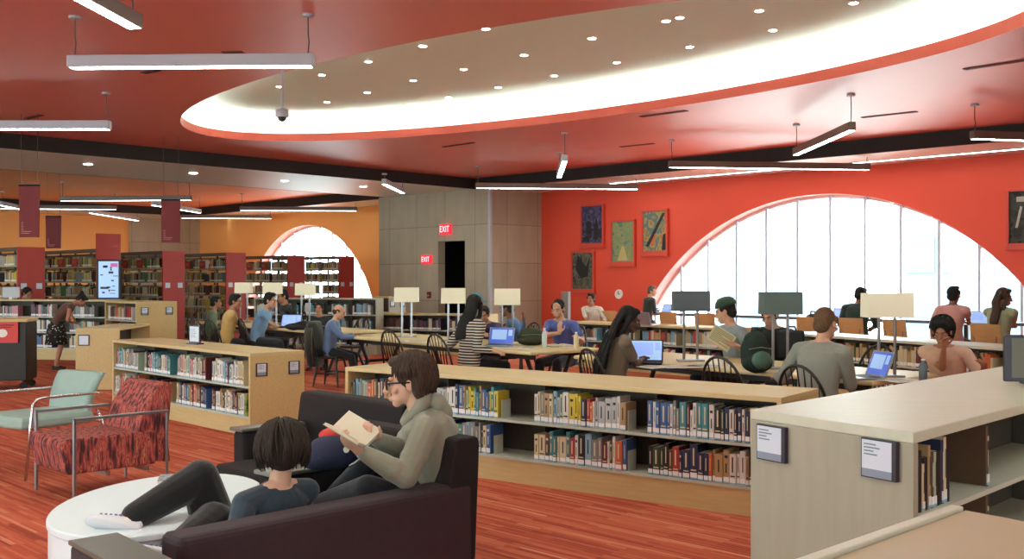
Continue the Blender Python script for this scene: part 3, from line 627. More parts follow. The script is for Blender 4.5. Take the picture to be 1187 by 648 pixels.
# sign holder on its top
p = G(226, 399, .85); r = thing('sign_holder', 'small white card in a dark stand on top of the left bookcase', 'sign', (p.x, p.y, .85), ang + .15)
MB().box(-.1, .1, -.05, .05, 0, .015).build('base', M['placard_frame'], r); MB().box(-.1, .1, -.008, .008, .015, .22).build('frame', M['placard_frame'], r)
f = MB().box(-.085, .085, -.011, -.0085, .03, .205).build('card', M['placard'], r); mb = MB()
for q in range(5): mb.box(-.07, .02 + .01 * (q % 3), -.013, -.0115, .17 - q * .022, .176 - q * .022)
mb.build('card_lines', M['placard_ink'], f)
# next bookcase behind it: mostly its end panel
q0 = D(88, 14.75); q0.z = 0
b2 = low_shelf('blond bookcase end with one framed card behind the mint green chair', q0 + Vector((-.12, 1.6, 0)), -PI / 2 + .07, 1.6, .62, .89, 2, 2, kick=.2, placards='', pls=.12)
rot = Matrix.Translation(Vector((1.6, .12, .72))) @ Matrix.Rotation(PI / 2, 4, 'Z')
f = MB().box(-.08, .08, -.012, 0, -.08, .08, rot).build('placard', M['placard_frame'], b2); MB().box(-.065, .065, -.015, -.012, -.065, .065, rot).build('card', M['placard'], f)
# three tier bookcase behind the standing woman
P = D(-12, 20.6); Q = D(126, 20.0); P.z = Q.z = 0; ang3, L = from_to(P, Q)
g3 = low_shelf('three tier low bookcase behind the standing woman at far left', P, ang3, L, .6, 1.2, 3, 3, kick=.24, m='maple', pls=.12)
for tier in range(3):
    for k in range(3):
        rn = ('bottom', 'middle', 'top')[tier]
        x0 = .04 + k * g3['_sw'] + .02; place_books(g3, .24 + tier * g3['_op'], x0, x0 + g3['_sw'] - .05, f"{rn} shelf, {ORD[k]} section, bookcase behind standing woman", (.72, .6, .66)[k], cols=['pink', 'white', 'purple', 'dark red', 'white', 'grey', 'black', 'brown', 'teal'] if tier == 2 else darkish, individual=False, group='books behind the standing woman', hmax=.26)
P = D(126.5, 19.6); Q = D(158, 19.0); P.z = Q.z = 0; a4, L = from_to(P, Q); a4 = ANG_B
g4 = low_shelf('low bookcase with two framed cards on its wide end panel, left of tall shelves', D(158, 18.2) - Vector((math.cos(ANG_B) * 1.3, math.sin(ANG_B) * 1.3, 0)), ANG_B, 1.3, .78, 1.2, 3, 1, kick=.24, placards='R', pls=.12)
for tier in range(3): place_books(g4, .24 + tier * g4['_op'], .1, 1.2, 'x', .9, cols=darkish, individual=False)
# three tier shelf in front of the orange arched window
P = D(348, 22.0); Q = D(437, 21.6); P.z = Q.z = 0; a5, L = from_to(P, Q)
g5 = low_shelf('pale three tier bookcase in front of the orange arched window', P - (Q - P) * .62, a5, L * 1.62, .4, 1.2, 3, 5, m='maple_pale', mtop='maple_pale', kick=.2)
for tier in range(3):
    for k in range(5): x0 = .06 + k * g5['_sw']; place_books(g5, .2 + tier * g5['_op'], x0, x0 + g5['_sw'] - .06, 'x', .85, cols=['light blue', 'white', 'silver', 'teal', 'grey', 'black', 'navy', 'white'], individual=False)
g6 = low_shelf('narrow bookcase end with two small cards at the concrete wall', D(463, 23.3) - Vector((math.cos(ANG_B) * 1.0, math.sin(ANG_B) * 1.0, 0)) - Vector((0, 0, 0)), ANG_B, .62, .5, 1.2, 3, 1, m='maple_pale', kick=.2, placards='R', pls=.12)
# dark lower shelf in front of the concrete wall
P = D(387, 22.6); Q = D(566, 21.4); P.z = Q.z = 0; a7, L = from_to(P, Q)
g7 = low_shelf('low bookcase with dark books in front of the concrete wall and doorway', P, a7, L, .6, .86, 2, 4, kick=.2)
for tier in range(2):
    for k in range(4): x0 = .05 + k * g7['_sw']; place_books(g7, .2 + tier * g7['_op'], x0, x0 + g7['_sw'] - .04, 'x', .85, cols=['black', 'navy', 'brown', 'dark red', 'purple', 'grey', 'cream', 'black'], individual=False)
# two bookcases behind the right hand tables
P = G(655, 374.5, .79); Q = G(846, 383.2, .79); P.z = Q.z = 0; a8, L = from_to(P, Q)
g8 = low_shelf('low bookcase running below the red wall behind the long haired woman', P, a8, L, .62, .82, 2, 4, kick=.2, m='maple')
for tier in range(2):
    for k in range(4): x0 = .05 + k * g8['_sw']; place_books(g8, .2 + tier * g8['_op'], x0, x0 + g8['_sw'] - .04, 'x', .85, cols=['brown', 'tan', 'light blue', 'white', 'orange', 'red', 'grey', 'navy', 'cream'], individual=False)
P = G(905, 387.5, .79); Q = G(1166, 406.5, .79); P.z = Q.z = 0; a9, L = from_to(P, Q)
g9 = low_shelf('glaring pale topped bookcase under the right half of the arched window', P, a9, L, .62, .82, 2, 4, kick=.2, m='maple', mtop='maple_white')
for tier in range(2):
    for k in range(4): x0 = .05 + k * g9['_sw']; place_books(g9, .2 + tier * g9['_op'], x0, x0 + g9['_sw'] - .04, 'x', .85, cols=['brown', 'tan', 'black', 'white', 'orange', 'dark red', 'grey', 'dark green', 'cream'], individual=False)
# near bookcase at the right: long side faces the lower right
E0 = G(870, 474.5, 1.07); E1 = G(1059, 501.5, 1.07); E0.z = E1.z = 0
angR = math.atan2(.714, .700); ux = Vector((math.cos(angR), math.sin(angR), 0)); vy = (E1 - E0).normalized()
LR = 3.9; r = thing('low_bookcase', 'near three tier bookcase at the right with two framed cards on its end', 'bookcase', (E0.x, E0.y, 0), 0); right = r
def quad(p0, p1, p2, p3, z0, z1): return [(q.x, q.y, z) for z in (z0, z1) for q in (p0, p1, p2, p3)]
def slab(a0, a1, w0, w1, z0, z1):       # a along the length, w across from the left edge (0) to the right edge (1)
    wd = (E1 - E0); pt = lambda a, w: ux * a + wd * w
    return MB().rings([[tuple(pt(a, w) + Vector((0, 0, z))) for a, w in ((a0, w0), (a1, w0), (a1, w1), (a0, w1))] for z in (z0, z1)])
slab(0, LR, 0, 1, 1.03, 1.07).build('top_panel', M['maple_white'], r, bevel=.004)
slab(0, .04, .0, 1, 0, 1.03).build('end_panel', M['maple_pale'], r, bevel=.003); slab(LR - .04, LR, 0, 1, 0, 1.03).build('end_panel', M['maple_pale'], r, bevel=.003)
slab(.04, LR - .04, .47, .53, .2, 1.03).build('centre_panel', M['shelf_dark'], r); slab(.04, LR - .04, .03, .97, 0, .18).build('kickboard', M['maple'], r)
for k in range(3): slab(.04, LR - .04, .01, .99, .18 + k * .283, .2 + k * .283).build('shelf_board', M['shelf_metal'], r)
for k in (1, 2, 3): slab(k * LR / 4 - .006, k * LR / 4 + .006, .54, .8, .2, 1.03).build('divider', M['shelf_dark'], r)
wd = (E1 - E0); wl = wd.length; wa = math.atan2(wd.y, wd.x)
for i, (px, py) in enumerate(((897, 513.5), (1022, 532))):
    k = (px - CX) / F; tt = (k * E0.y - E0.x) / (vy.x - k * vy.y); zz = Z(py, E0.y + vy.y * tt)
    rot = Matrix.Translation(vy * tt) @ Matrix.Rotation(wa, 4, 'Z') @ Matrix.Translation((0, 0, zz)); q = .068
    f = MB().box(-q - .006, q + .006, -.02, 0, -q - .003, q + .003, rot).build('placard', M['placard_frame'], r, bevel=.002)
    MB().box(-q, q - .012, -.022, -.02, -q + .03, q - .003, rot).build('card', M['placard'], f); MB().box(-q, q - .012, -.022, -.02, -q + .002, -q + .03, rot).build('card_footer', M['placard_foot'], f)
    mb = MB()
    for j in range(4): mb.box(-q + .01, -q + .01 + (.05, .066, .04, .055)[j], -.0235, -.022, q - .02 - j * .012, q - .015 - j * .012, rot)
    mb.build('card_lines', M['placard_ink'], f)
# its books: a frame whose front faces the right hand side
bx = thing('shelf_frame', 'x', 'x', (E1.x, E1.y, 0), angR)
BF = bpy.data.objects.new('book_row', None); BF.location = bx.location; BF.rotation_euler = (0, 0, angR); bpy.data.objects.remove(bx)
for tier, rn in ((2, 'top'), (1, 'middle')):
    x = .12
    for n, (t, hh, c) in enumerate(((.03, .22, 'black'), (.02, .17, 'cream'), (.03, .19, 'black'), (.022, .23, 'tan'), (.03, .2, 'brown'), (.018, .2, 'pale green'), (.045, .2, 'black'), (.02, .235, 'navy'), (.026, .245, 'cream'), (.03, .21, 'black'))):
        o = bpy.data.objects.new('book', book_mesh(c, 3 if c == 'black' else 0)); COL.objects.link(o); N_BOOKS[0] += 1
        o.location = Matrix.Translation(BF.location) @ Matrix.Rotation(angR, 4, 'Z') @ Vector((x, .03, .2 + .283 * tier + .001)); o.scale = (t - .002, .16, min(hh, .25)); o.rotation_euler = (0, 0, angR)
        tag(o, f"{c} book, {ORD[n]} from left, {rn} shelf, near bookcase at right", 'book', f'books on the {rn} shelf of the near bookcase'); x += t * 1.05
    o = bpy.data.objects.new('book', book_mesh('brown', 1)); COL.objects.link(o); o.scale = (.022, .2, .24); o.rotation_euler = (0, 0, angR)
    o.location = Matrix.Translation(BF.location) @ Matrix.Rotation(angR, 4, 'Z') @ Vector((.78, .03, .2 + .283 * tier + .001)); tag(o, f"lone brown book standing apart on the {rn} shelf of the near bookcase", 'book')
bpy.data.objects.remove(BF)
# dark framed screen standing on it
p = G(1166, 446, 1.07); r = thing('catalogue_screen', 'dark framed screen standing on the near bookcase at the right edge', 'monitor', (p.x + .2, p.y + .0, 1.07), -.12)
MB().rbox(-.2, .2, -.02, .02, .015, .25, .008).build('bezel', M['placard_frame'], r); MB().box(-.17, .185, -.022, -.02, .035, .235).build('screen', plain('screen_olive', '#5c5d4f', .3), r); MB().rbox(-.1, .1, -.08, .08, 0, .015, .005).build('foot', M['placard_frame'], r)
# bookcase top in the lower right corner
p0 = G(940, 641, 1.07); p1 = G(1103, 584.5, 1.07); p2 = G(1187, 600, 1.07); p0.z = p1.z = p2.z = 0
u = (p1 - p0).normalized(); v = (p2 - p1).normalized(); r = thing('low_bookcase', 'corner of a bookcase top with a raised pale edge, lower right', 'bookcase', (p1.x, p1.y, 0), 0)
def slab2(a0, a1, b0, b1, z0, z1): return MB().rings([[tuple(u * a + v * b + Vector((0, 0, z))) for a, b in ((a0, b0), (a1, b0), (a1, b1), (a0, b1))] for z in (z0, z1)])
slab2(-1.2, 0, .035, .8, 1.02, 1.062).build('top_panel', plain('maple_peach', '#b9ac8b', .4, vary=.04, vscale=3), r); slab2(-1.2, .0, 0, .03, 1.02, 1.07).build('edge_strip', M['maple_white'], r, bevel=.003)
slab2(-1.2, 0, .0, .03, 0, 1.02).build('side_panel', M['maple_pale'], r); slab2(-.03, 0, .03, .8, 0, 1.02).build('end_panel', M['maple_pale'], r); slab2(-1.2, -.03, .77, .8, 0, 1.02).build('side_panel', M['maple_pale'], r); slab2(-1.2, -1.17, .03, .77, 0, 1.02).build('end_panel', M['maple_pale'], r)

# ================================================================== TALL BOOKSHELVES
ranges = [(35.5, 21.9, 286.5, .42), (125, 23.3, 271, .3), (200.5, 24.6, 291, .4), (272.5, 26.4, 293, .36), (342.5, 28.8, 296, .4), (401, 30.4, 297, .36)]
rl = ['leftmost tall bookshelf with a maroon end panel, behind the banners', 'tall bookshelf whose red end panel rises above the bright digital sign', 'tall bookshelf with red end panel below the right hand banner', 'tall bookshelf with a red end panel left of the lit desk lamps', 'tall bookshelf with red end panel behind the lit desk lamps', 'rightmost tall bookshelf, in front of the orange arched window']
for (px, d, py, wd_), lab in zip(ranges, rl):
    c = D(px, d); ht = Z(py, d) ; r = thing('tall_bookshelf', lab, 'bookshelf', (c.x, c.y, 0), ANG_B); dp = .52; Ls = 10.8 if px < 300 else (7.2 if px < 380 else 3.6)
    hs = min(ht, 2.3); y0 = -dp / 2
    # end panel turned towards the aisle, wide as the unit
    pn = MB().box(0, .05, -dp / 2 - .02, dp / 2 + .02, 0, ht).build('end_panel', M['redpanel'], r)
    for y in (-.16, .16): MB().box(.05, .056, y - .06, y + .06, 1.4, 1.52).build('placard', M['placard'], pn)
    MB().box(-Ls, 0, -dp / 2, dp / 2, hs - .03, hs).box(-Ls, 0, -dp / 2, -dp / 2 + .02, hs - .09, hs - .03).build('canopy', M['tall_top'], r)
    n = 6; st = (hs - .2) / n
    for k in range(n): MB().box(-Ls, 0, -dp / 2 + .01, dp / 2 - .01, .12 + k * st, .145 + k * st).build('shelf_board', M['tall_shelf'], r)
    nb = int(Ls / .9)
    for k in range(nb + 1): MB().box(-Ls + k * Ls / nb - .015, -Ls + k * Ls / nb + .015, -.02, .02, 0, hs - .03).build('upright', M['tall_top'], r)
    MB().box(-Ls, 0, -dp / 2 + .03, dp / 2 - .03, 0, .12).build('base', M['tall_top'], r)
    for k in range(n):
        for b in range(nb):
            x0 = -Ls + b * Ls / nb + .02; fl = random.uniform(.6, .98)
            if px > 380 and random.random() < .25: continue
            place_books(r, .145 + k * st, x0, x0 + Ls / nb - .04, 'x', fl, y=-dp / 2 + .03, cols=['brown', 'tan', 'cream', 'dark red', 'grey', 'pale green', 'white', 'tan', 'cream', 'yellow', 'tan', 'cream', 'green', 'black'], individual=False, hmax=.26)
    # red topic cards on the top shelf
    if 100 < px < 350:
        for q in (1.2, 2.0, 4.2):
            s_ = thing('topic_card', 'small red card standing on top shelf of tall bookshelf, ' + ('left' if q > 4 else 'middle' if q > 1.5 else 'right') + ' one by ' + {125: 'digital sign', 200.5: 'right banner', 272.5: 'first lit lamp', 342.5: 'third lit lamp'}[px], 'sign', c + GB * -q + GA * (-dp / 2 - .01) + Vector((0, 0, .145 + 5 * st)), ANG_B, 'red topic cards')
            MB().box(-.14, .14, -.01, .01, 0, .2).build('card', plain('topic_red', '#c23a2a', .5), s_); MB().box(-.07, .07, -.012, -.01, .08, .14).build('mark', M['banner_text'], s_)
# digital sign
p = D(126.5, 21.6); z0, z1 = Z(345, 21.6), Z(303, 21.6)
r = thing('digital_sign', 'bright portrait digital sign in front of the red end panel', 'screen', (p.x, p.y, 0), 0); w = 12 / F * 21.6
MB().rbox(-w - .04, w + .04, -.03, .05, z0 - .5, z1 + .04, .02).build('housing', M['black'], r); MB().box(-w + .01, w - .01, -.036, -.03, z0, z1).build('screen', M['screen_pale'], r)
mb = MB(); random.seed(5)
for k in range(16): x = random.uniform(-w * .8, w * .5); z = random.uniform(z0 + .05, z1 - .1); mb.box(x, x + random.uniform(.03, .12), -.039, -.036, z, z + random.uniform(.01, .05))
mb.build('screen_graphics', plain('screen_ink', '#3a3550', .5), r); MB().box(w * .2, w * .9, -.039, -.036, z1 - .12, z1 - .04).build('screen_banner', plain('screen_pink', '#b2558a', .5, emit='#b2558a', estr=.5), r)
MB().rbox(-.25, .25, -.2, .2, 0, .04, .02).build('base', M['black'], r); MB().box(-.06, .06, -.03, .03, .04, z0 - .48).build('post', M['black'], r)

# ================================================================== TABLES
TD = Vector((-.62, .785, 0)); TP = Vector((.785, .62, 0)); ANG_T = math.atan2(-TD.y, -TD.x)
def long_table(lab, corner, L, w, m='table'):
    """corner = near right corner; the table runs back along TD and across along TP"""
    r = thing('reading_table', lab, 'table', (corner.x, corner.y, 0), ANG_T)       # local x = -TD, local y = TP
    MB().rbox(-L, 0, 0, w, .71, .75, .02).build('tabletop', M[m], r, bevel=.003)
    MB().box(-L + .15, -.15, .18, .2, .64, .71).box(-L + .15, -.15, w - .2, w - .18, .64, .71).build('apron', M['black'], r)
    n = max(2, round(L / 1.7))
    for k in range(n):
        x = -.35 - k * (L - .7) / (n - 1)
        MB().tube([(x - .0, .2, .7), (x, .35, .36), (x, .2, .02)], .028, 8).tube([(x, .35, .36), (x, w - .35, .36)], .022, 8).build('leg', M['black'], r)
        MB().tube([(x, w - .2, .7), (x, w - .35, .36), (x, w - .2, .02)], .028, 8).build('leg', M['black'], r)
    return r
N1 = Vector((.22, 11.9, 0)); T1_ = long_table('long blond reading table in the centre with three lit lamps', N1, 4.7, 1.15)
N0 = Vector((-2.98, 16.3, 0)); T0_ = long_table('blond reading table behind the left bookcase, with three small lit lamps', N0, 5.6, 1.15)
q = G(1012, 446.5, .72); N2 = Vector((q.x, q.y, 0)); T2_ = long_table('long reading table at the right with two unlit lamps and one lit', N2, 3.75, 1.2)
# lamps
def table_lamp(p, lab, m, w=.4, hgt=.73, turn=0, grp='desk lamps'):
    r = thing('table_lamp', lab, 'lamp', (p.x, p.y, .75), turn, grp)
    MB().rbox(-.14, .14, -.07, .07, 0, .02, .008).build('base', M['steel'], r)
    for x in (-.07, .07): MB().tube([(x, 0, .02), (x, 0, hgt - .1)], .014, 8).build('pole', M['steel'], r)
    MB().rings([[(sx * (w / 2) * k, sy * .11 * k2, z) for sx, sy in ((-1, -1), (1, -1), (1, 1), (-1, 1))] for k, k2, z in ((1, 1, hgt - .21), (.985, .98, hgt), (.965, .94, hgt), (.98, .96, hgt - .21))], cap=False).build('shade', M[m], r)
    MB().ell((0, 0, hgt - .1), .03, .03, .05).build('bulb', M['bulb'] if m == 'shade' else M['paper'], r, smooth=True)
    MB().box(-.075, .075, -.006, .006, hgt - .12, hgt - .105).build('crossbar', M['steel'], r); return r
def lamp_at(px, d, *a, **k): table_lamp(D(px, d), *a, **k)
lamp_at(471.5, 15.0, 'lit cream desk lamp, leftmost of three on the centre table', 'shade', .35); lamp_at(525.5, 14.1, 'lit cream desk lamp in the middle of three on the centre table', 'shade', .33); lamp_at(588, 13.25, 'lit cream desk lamp at the right end of the centre table', 'shade', .34)
lamp_at(282.5, 20.2, 'small lit desk lamp farthest left, behind the left bookcase', 'shade', .31, .79); lamp_at(316, 19.2, 'small lit desk lamp, middle one of three on the table behind left bookcase', 'shade', .33, .79); lamp_at(354, 18.15, 'small lit desk lamp, right one of three on the table behind left bookcase', 'shade', .33, .78)
lamp_at(800.5, 10.6, 'unlit grey desk lamp, left one on the right hand table', 'shade_grey', .37); lamp_at(904.5, 9.7, 'unlit grey green desk lamp, middle one on the right hand table', 'shade_off', .37); lamp_at(1028, 8.9, 'lit cream desk lamp at the right end of right hand table', 'shade', .39)

# ================================================================== CHAIRS
def windsor(lab):
    r = thing('windsor_chair', lab, 'chair', (0, 0, 0), 0, 'dark windsor chairs'); m = M['windsor']     # faces local +y
    MB().rings([[(math.cos(a) * .22 * k, math.sin(a) * .2 * k + (.0), z) for a in [2 * PI * i / 20 for i in range(20)]] for k, z in ((.9, .42), (1, .435), (1, .45), (.9, .455), (.3, .445))]).build('seat', m, r, smooth=True)
    for sx in (-1, 1):
        for sy in (-1, 1): MB().tube([(sx * .15, sy * .13, .43), (sx * .19, sy * .17, .2), (sx * .21, sy * .2, 0)], [.014, .02, .011], 8).build('leg', m, r)
    MB().tube([(-.18, 0, .2), (.18, 0, .2)], .011, 6).tube([(-.19, -.17, .2), (-.19, .17, .2)], .011, 6).tube([(.19, -.17, .2), (.19, .17, .2)], .011, 6).build('stretcher', m, r)
    hp = [(-.19 * math.cos(a) - .0, -.16 - .09 * max(0, math.sin(a)) - .04 * math.sin(a), .45 + .5 * math.sin(a) ** .8) for a in [PI * i / 16 for i in range(17)]]
    hp = [(-.215 * math.cos(a) * (1 + .1 * math.sin(a)), -.15 - .12 * math.sin(a), .45 + .49 * max(0, math.sin(a)) ** .75) for a in [PI * i / 18 for i in range(19)]]
    MB().tube(hp, .013, 8).build('hoop', m, r, smooth=True)
    for k in range(7):
        x = (k - 3) * .05; a = math.acos(max(-1, min(1, -x * 1.15 / .215 * .93))); zt = .45 + .49 * math.sin(a) ** .75; MB().tube([(x * .85, -.15, .45), (x * 1.0, -.15 - .06, .68), (x * 1.15, -.15 - .12 * math.sin(a), zt)], [.006, .008, .005], 6).build('spindle', m, r)
    return r
WIND = windsor('dark hoop back windsor chair standing empty at the left part of centre table')
WIND.location = D(468, 13.4); WIND.rotation_euler = (0, 0, heading(TP) + .15)
def wchair(px, d, lab, hd, jit=0): p = D(px, d); return dup(WIND, lab, (p.x, p.y, 0), heading(hd) + jit)
wchair(523, 12.45, 'dark windsor chair used by the woman in the striped top', TP, .1)
wchair(707, 9.75, 'dark windsor chair used by the woman with long black hair', TP, -.15)
wchair(853, 8.85, 'dark windsor chair standing empty between lamps at the right table', TP, .1)
wchair(946, 8.0, 'dark windsor chair under the bald man in grey', TP, .05)
wchair(1003, 10.1, 'dark windsor chair beyond the right table behind the blue laptop', -TP)
wchair(258, 17.0, 'dark windsor chair used by the person in the yellow top', TP, .2)
wchair(296, 17.3, 'dark windsor chair used by the person in the light blue shirt', TP, -.1)
wchair(236, 18.6, 'dark windsor chair left of the person in yellow', TP, .3)
wchair(384, 15.3, 'dark windsor chair with a jacket hung over its back', TP, -.9)
wchair(408, 17.6, 'dark windsor chair standing empty beyond the man in blue', -TP, .2)
wchair(655, 14.2, 'dark windsor chair used by the man resting chin on his hand', -TP)
wchair(572, 15.1, 'dark windsor chair used by the boy behind the centre laptop', -TP)
wchair(604, 15.4, 'dark windsor chair used by the person in blue behind right lamp', -TP)
wchair(338, 20.8, 'dark windsor chair used by the man in the dark jacket', -TP)
wchair(852, 11.7, 'dark windsor chair used by the man in the cap', -TP); wchair(901, 11.6, 'dark windsor chair used by the person under the grey green lamp', -TP)
wchair(1104, 9.55, 'dark windsor chair used by the person covering their face', -TP)
def ply_chair(lab):
    r = thing('plywood_chair', lab, 'chair', (0, 0, 0), 0, 'plywood chairs by the window')
    bk = []
    for z, b in ((.66, .0), (.68, -.004), (.92, -.05), (.95, -.055)): bk.append([(x, y0, z) for x, y0 in [(-.21 + .42 * i / 8, -.2 + b - .04 * (1 - (2 * i / 8 - 1) ** 2)) for i in range(9)] + [(.21 - .42 * i / 8, -.185 + b - .04 * (1 - (1 - 2 * i / 8) ** 2)) for i in range(9)]])
    MB().rings(bk).build('backrest', M['ply'], r, bevel=.006); MB().rbox(-.21, .21, -.19, .22, .47, .49, .02).build('seat', plain('ply_red_brown', '#8c4a32', .45), r)
    for sx in (-1, 1):
        MB().tube([(sx * .17, -.17, .47), (sx * .19, -.2, .0)], .012, 8).build('leg', M['chrome'], r); MB().tube([(sx * .17, .17, .47), (sx * .19, .2, .0)], .012, 8).build('leg', M['chrome'], r)
        MB().tube([(sx * .15, -.16, .47), (sx * .15, -.215, .6), (sx * .15, -.235, .82)], .011, 8).build('back_post', M['chrome'], r)
    return r
PLY = ply_chair('plywood chair with its back to us right of the man in white'); PLY.location = D(712, 21.3); PLY.rotation_euler = (0, 0, heading(GA) + .1)
def pchair(px, d, lab, j=0): return dup(PLY, lab, D(px, d), heading(GA) + j)
pchair(740, 21.5, 'plywood chair in front of the man with the wall side laptop', -.1); pchair(782, 20.6, 'plywood chair behind the left unlit lamp'); pchair(822, 19.9, 'plywood chair just right of the left unlit lamp', .2)
pchair(992, 17.4, 'plywood chair under the person in dark green, behind the lit lamp', .1); pchair(1046, 16.6, 'plywood chair showing below the lit lamp', -.15); pchair(1100, 16.0, 'plywood chair under the person in the pink shirt'); pchair(1147, 15.0, 'plywood chair under the woman with long hair at right', .1)

# lounge seating ---------------------------------------------------------------------------------------------
A = Vector((.70, .714, 0)); B = Vector((-.714, .70, 0)); ANG_LOUNGE = heading(-A)       # local +y = -A (front), local +x = ?
def lounge(lab, corner, depth, width, bh=.76, ah=.52, aw=.2, cap=None, near_side='L', mid=None, lf=None, name='sofa', far=True, sd=None):
    """corner = rear corner nearest the viewer; local x runs along the back away from the viewer, local -y is the front"""
    ang = math.atan2(B.y, B.x); r = thing(name, lab, 'sofa', (corner.x, corner.y, 0), ang)   # local x=B, local y=-A... rotate: x->B, y-> (-B.y,B.x)=(-.70,-.714) = -A
    m = M['sofa']
    def arm(x0, x1, y1, hh, capm, nm='armrest'):
        o = MB().rbox(x0, x1, 0.02, y1, .09, hh, .035).build(nm, M['sofa_lit'] if not capm else m, r, smooth=False)
        if capm: MB().rbox(x0 - .005, x1 + .005, .2, y1 + .02, hh, hh + .022, .008).build('laminate_cap', M['laminate'], o)
    arm(0, aw, depth, ah, cap == 'all'); 
    if mid: arm(mid, mid + .14, lf or depth * .6, ah, True)
    if far: arm(width - aw, width, lf or depth * .7, ah, cap is not None)
    back = [[(x, y, z) for x, y in ((.005, y0), (width - .005, y0), (width - .005, y1), (.005, y1))] for z, y0, y1 in ((.1, .0, .24), (bh - .05, -.03, .15), (bh - .01, -.02, .14), (bh, .0, .11))]
    MB().rings(back).build('backrest', m, r, bevel=.02)
    sd = sd or depth * .93; zt = .27 if name == 'sofa' else .40
    MB().rbox(aw + .004, width - aw - .004, .2, sd, .1, zt - .07, .02).build('seat_base', m, r)
    MB().rbox(aw + .008, width - aw - .008, .17, sd, zt - .07, zt, .03).build('seat_cushion', m, r)
    for x in (.06, width - .06):
        for y in (.08, (depth if x < .1 or not lf else lf) - .08): MB().lathe([(.025, 0), (.03, .1)], (x, y, 0), 10).build('foot', M['black'], r)
    return r
C0 = Vector((-.19, 5.45, 0))
lounge('plum sofa with a long near armrest and two people sitting on it', C0, 1.70, 1.04, aw=.19, lf=.7, cap='far', sd=.97)
c3 = D(471, 6.5) + A * .12; lounge('empty plum armchair beyond the sofa with grey laminate armrest tops', Vector((c3.x, c3.y, 0)), .98, 1.16, bh=.8, ah=.58, aw=.15, cap='all', name='armchair')
# laminate topped side piece at the bottom edge
q0, q1, q2 = G(100, 628, .5), G(135.6, 617, .5), G(181, 639, .5); q0.z = q1.z = q2.z = 0; e = (q2 - q1).normalized(); f = Vector((-e.y, e.x, 0)); f = f if f.dot(q0 - q1) > 0 else -f
r = thing('side_table', 'low plum side table with grey laminate top at the bottom edge', 'side table', (q1.x, q1.y, 0), math.atan2(e.y, e.x)); sg = 1 if f.dot(Vector((-e.y, e.x, 0))) > 0 else -1
ya, yb = sorted((0, sg * .2)); MB().rbox(0, .95, ya, yb, .04, .48, .02).build('body', M['sofa_lit'], r); MB().rbox(-.005, .955, ya - .005, yb + .005, .48, .5, .006).build('laminate_top', M['laminate'], r); MB().box(.05, .9, ya + .02, yb - .02, 0, .04).build('plinth', M['black'], r)
# round white table
TC = Vector((-1.82, 5.3, 0)); r = thing('round_table', 'round white drum coffee table in the lower left', 'coffee table', TC)
MB().lathe([(.94, 0), (.985, .02), (.985, .41)], n=72, sx=.5, sy=.75).build('drum', M['tabletop_white'], r, smooth=False, bevel=0); MB().lathe([(.99, .412), (1, .42), (1, .442), (.99, .45)], n=72, sx=.5, sy=.75).build('tabletop', M['tabletop_white'], r)
p = G(212, 556, .45); r = thing('magazine', 'folded grey magazine lying at the back edge of the round white table', 'magazine', (p.x, p.y, .451), .25)
MB().box(-.13, .13, -.09, .09, 0, .014).build('pages', M['page'], r); MB().box(-.131, .131, -.091, .091, .014, .018).build('cover', ramp_mat('magazine_cover', [(.35, '#4b6678'), (.5, '#9fb0b0'), (.6, '#566070'), (.7, '#c5c9c2')], 18, rough=.35), r)
# patterned chair with square chrome arms
ac = D(54, 7.2); ac.z = 0
ang_c = heading(-A)            # local +y -> -A ; local +x -> ?
lx = Vector((math.cos(ang_c), math.sin(ang_c), 0)); ly = Vector((-math.sin(ang_c), math.cos(ang_c), 0))
farfoot = G(42, 568); nearfoot = farfoot + (-B) * .7
ctr = (farfoot + nearfoot) / 2 - ly * .36
r = thing('lounge_chair', 'red patterned lounge chair with square steel arm frames', 'armchair', (ctr.x, ctr.y, 0), ang_c); m = M['patterned']
seat = [[(x, y, z) for x, y in ((-.3, -.28), (.3, -.28), (.3, .40 + dy), (-.3, .40 + dy))] for z, dy in ((.2, -.02), (.24, .0), (.40, .03), (.44, .02), (.455, -.02))]
MB().rings(seat).build('seat', m, r, bevel=.018)
prof = [(-.26, .22), (-.14, .44), (-.19, .62), (-.31, .80), (-.37, .815), (-.42, .79), (-.40, .6), (-.38, .4), (-.4, .2)]
MB().rings([[(x, y, z) for y, z in prof] for x in (-.29, -.28, .28, .29)]).build('backrest', m, r, bevel=.02)
for sx in (-1, 1):
    x = sx * .35
    def bar(p, q, t=.0115):
        p = Vector(p); q = Vector(q); lo = [min(a, b) - t for a, b in zip(p, q)]; hi = [max(a, b) + t for a, b in zip(p, q)]; return lo[0], hi[0], lo[1], hi[1], lo[2], hi[2]
    MB().box(*bar((x, .36, .6), (x, -.34, .6))).box(*bar((x, .36, .012), (x, .36, .6), .0115)).box(*bar((x, -.34, .012), (x, -.34, .6), .009)).build('arm_frame', M['steel'], r, bevel=.004)
MB().box(-.35, .35, .1, .13, .17, .2).box(-.35, .35, -.2, -.17, .17, .2).build('crossbar', M['steel'], r)
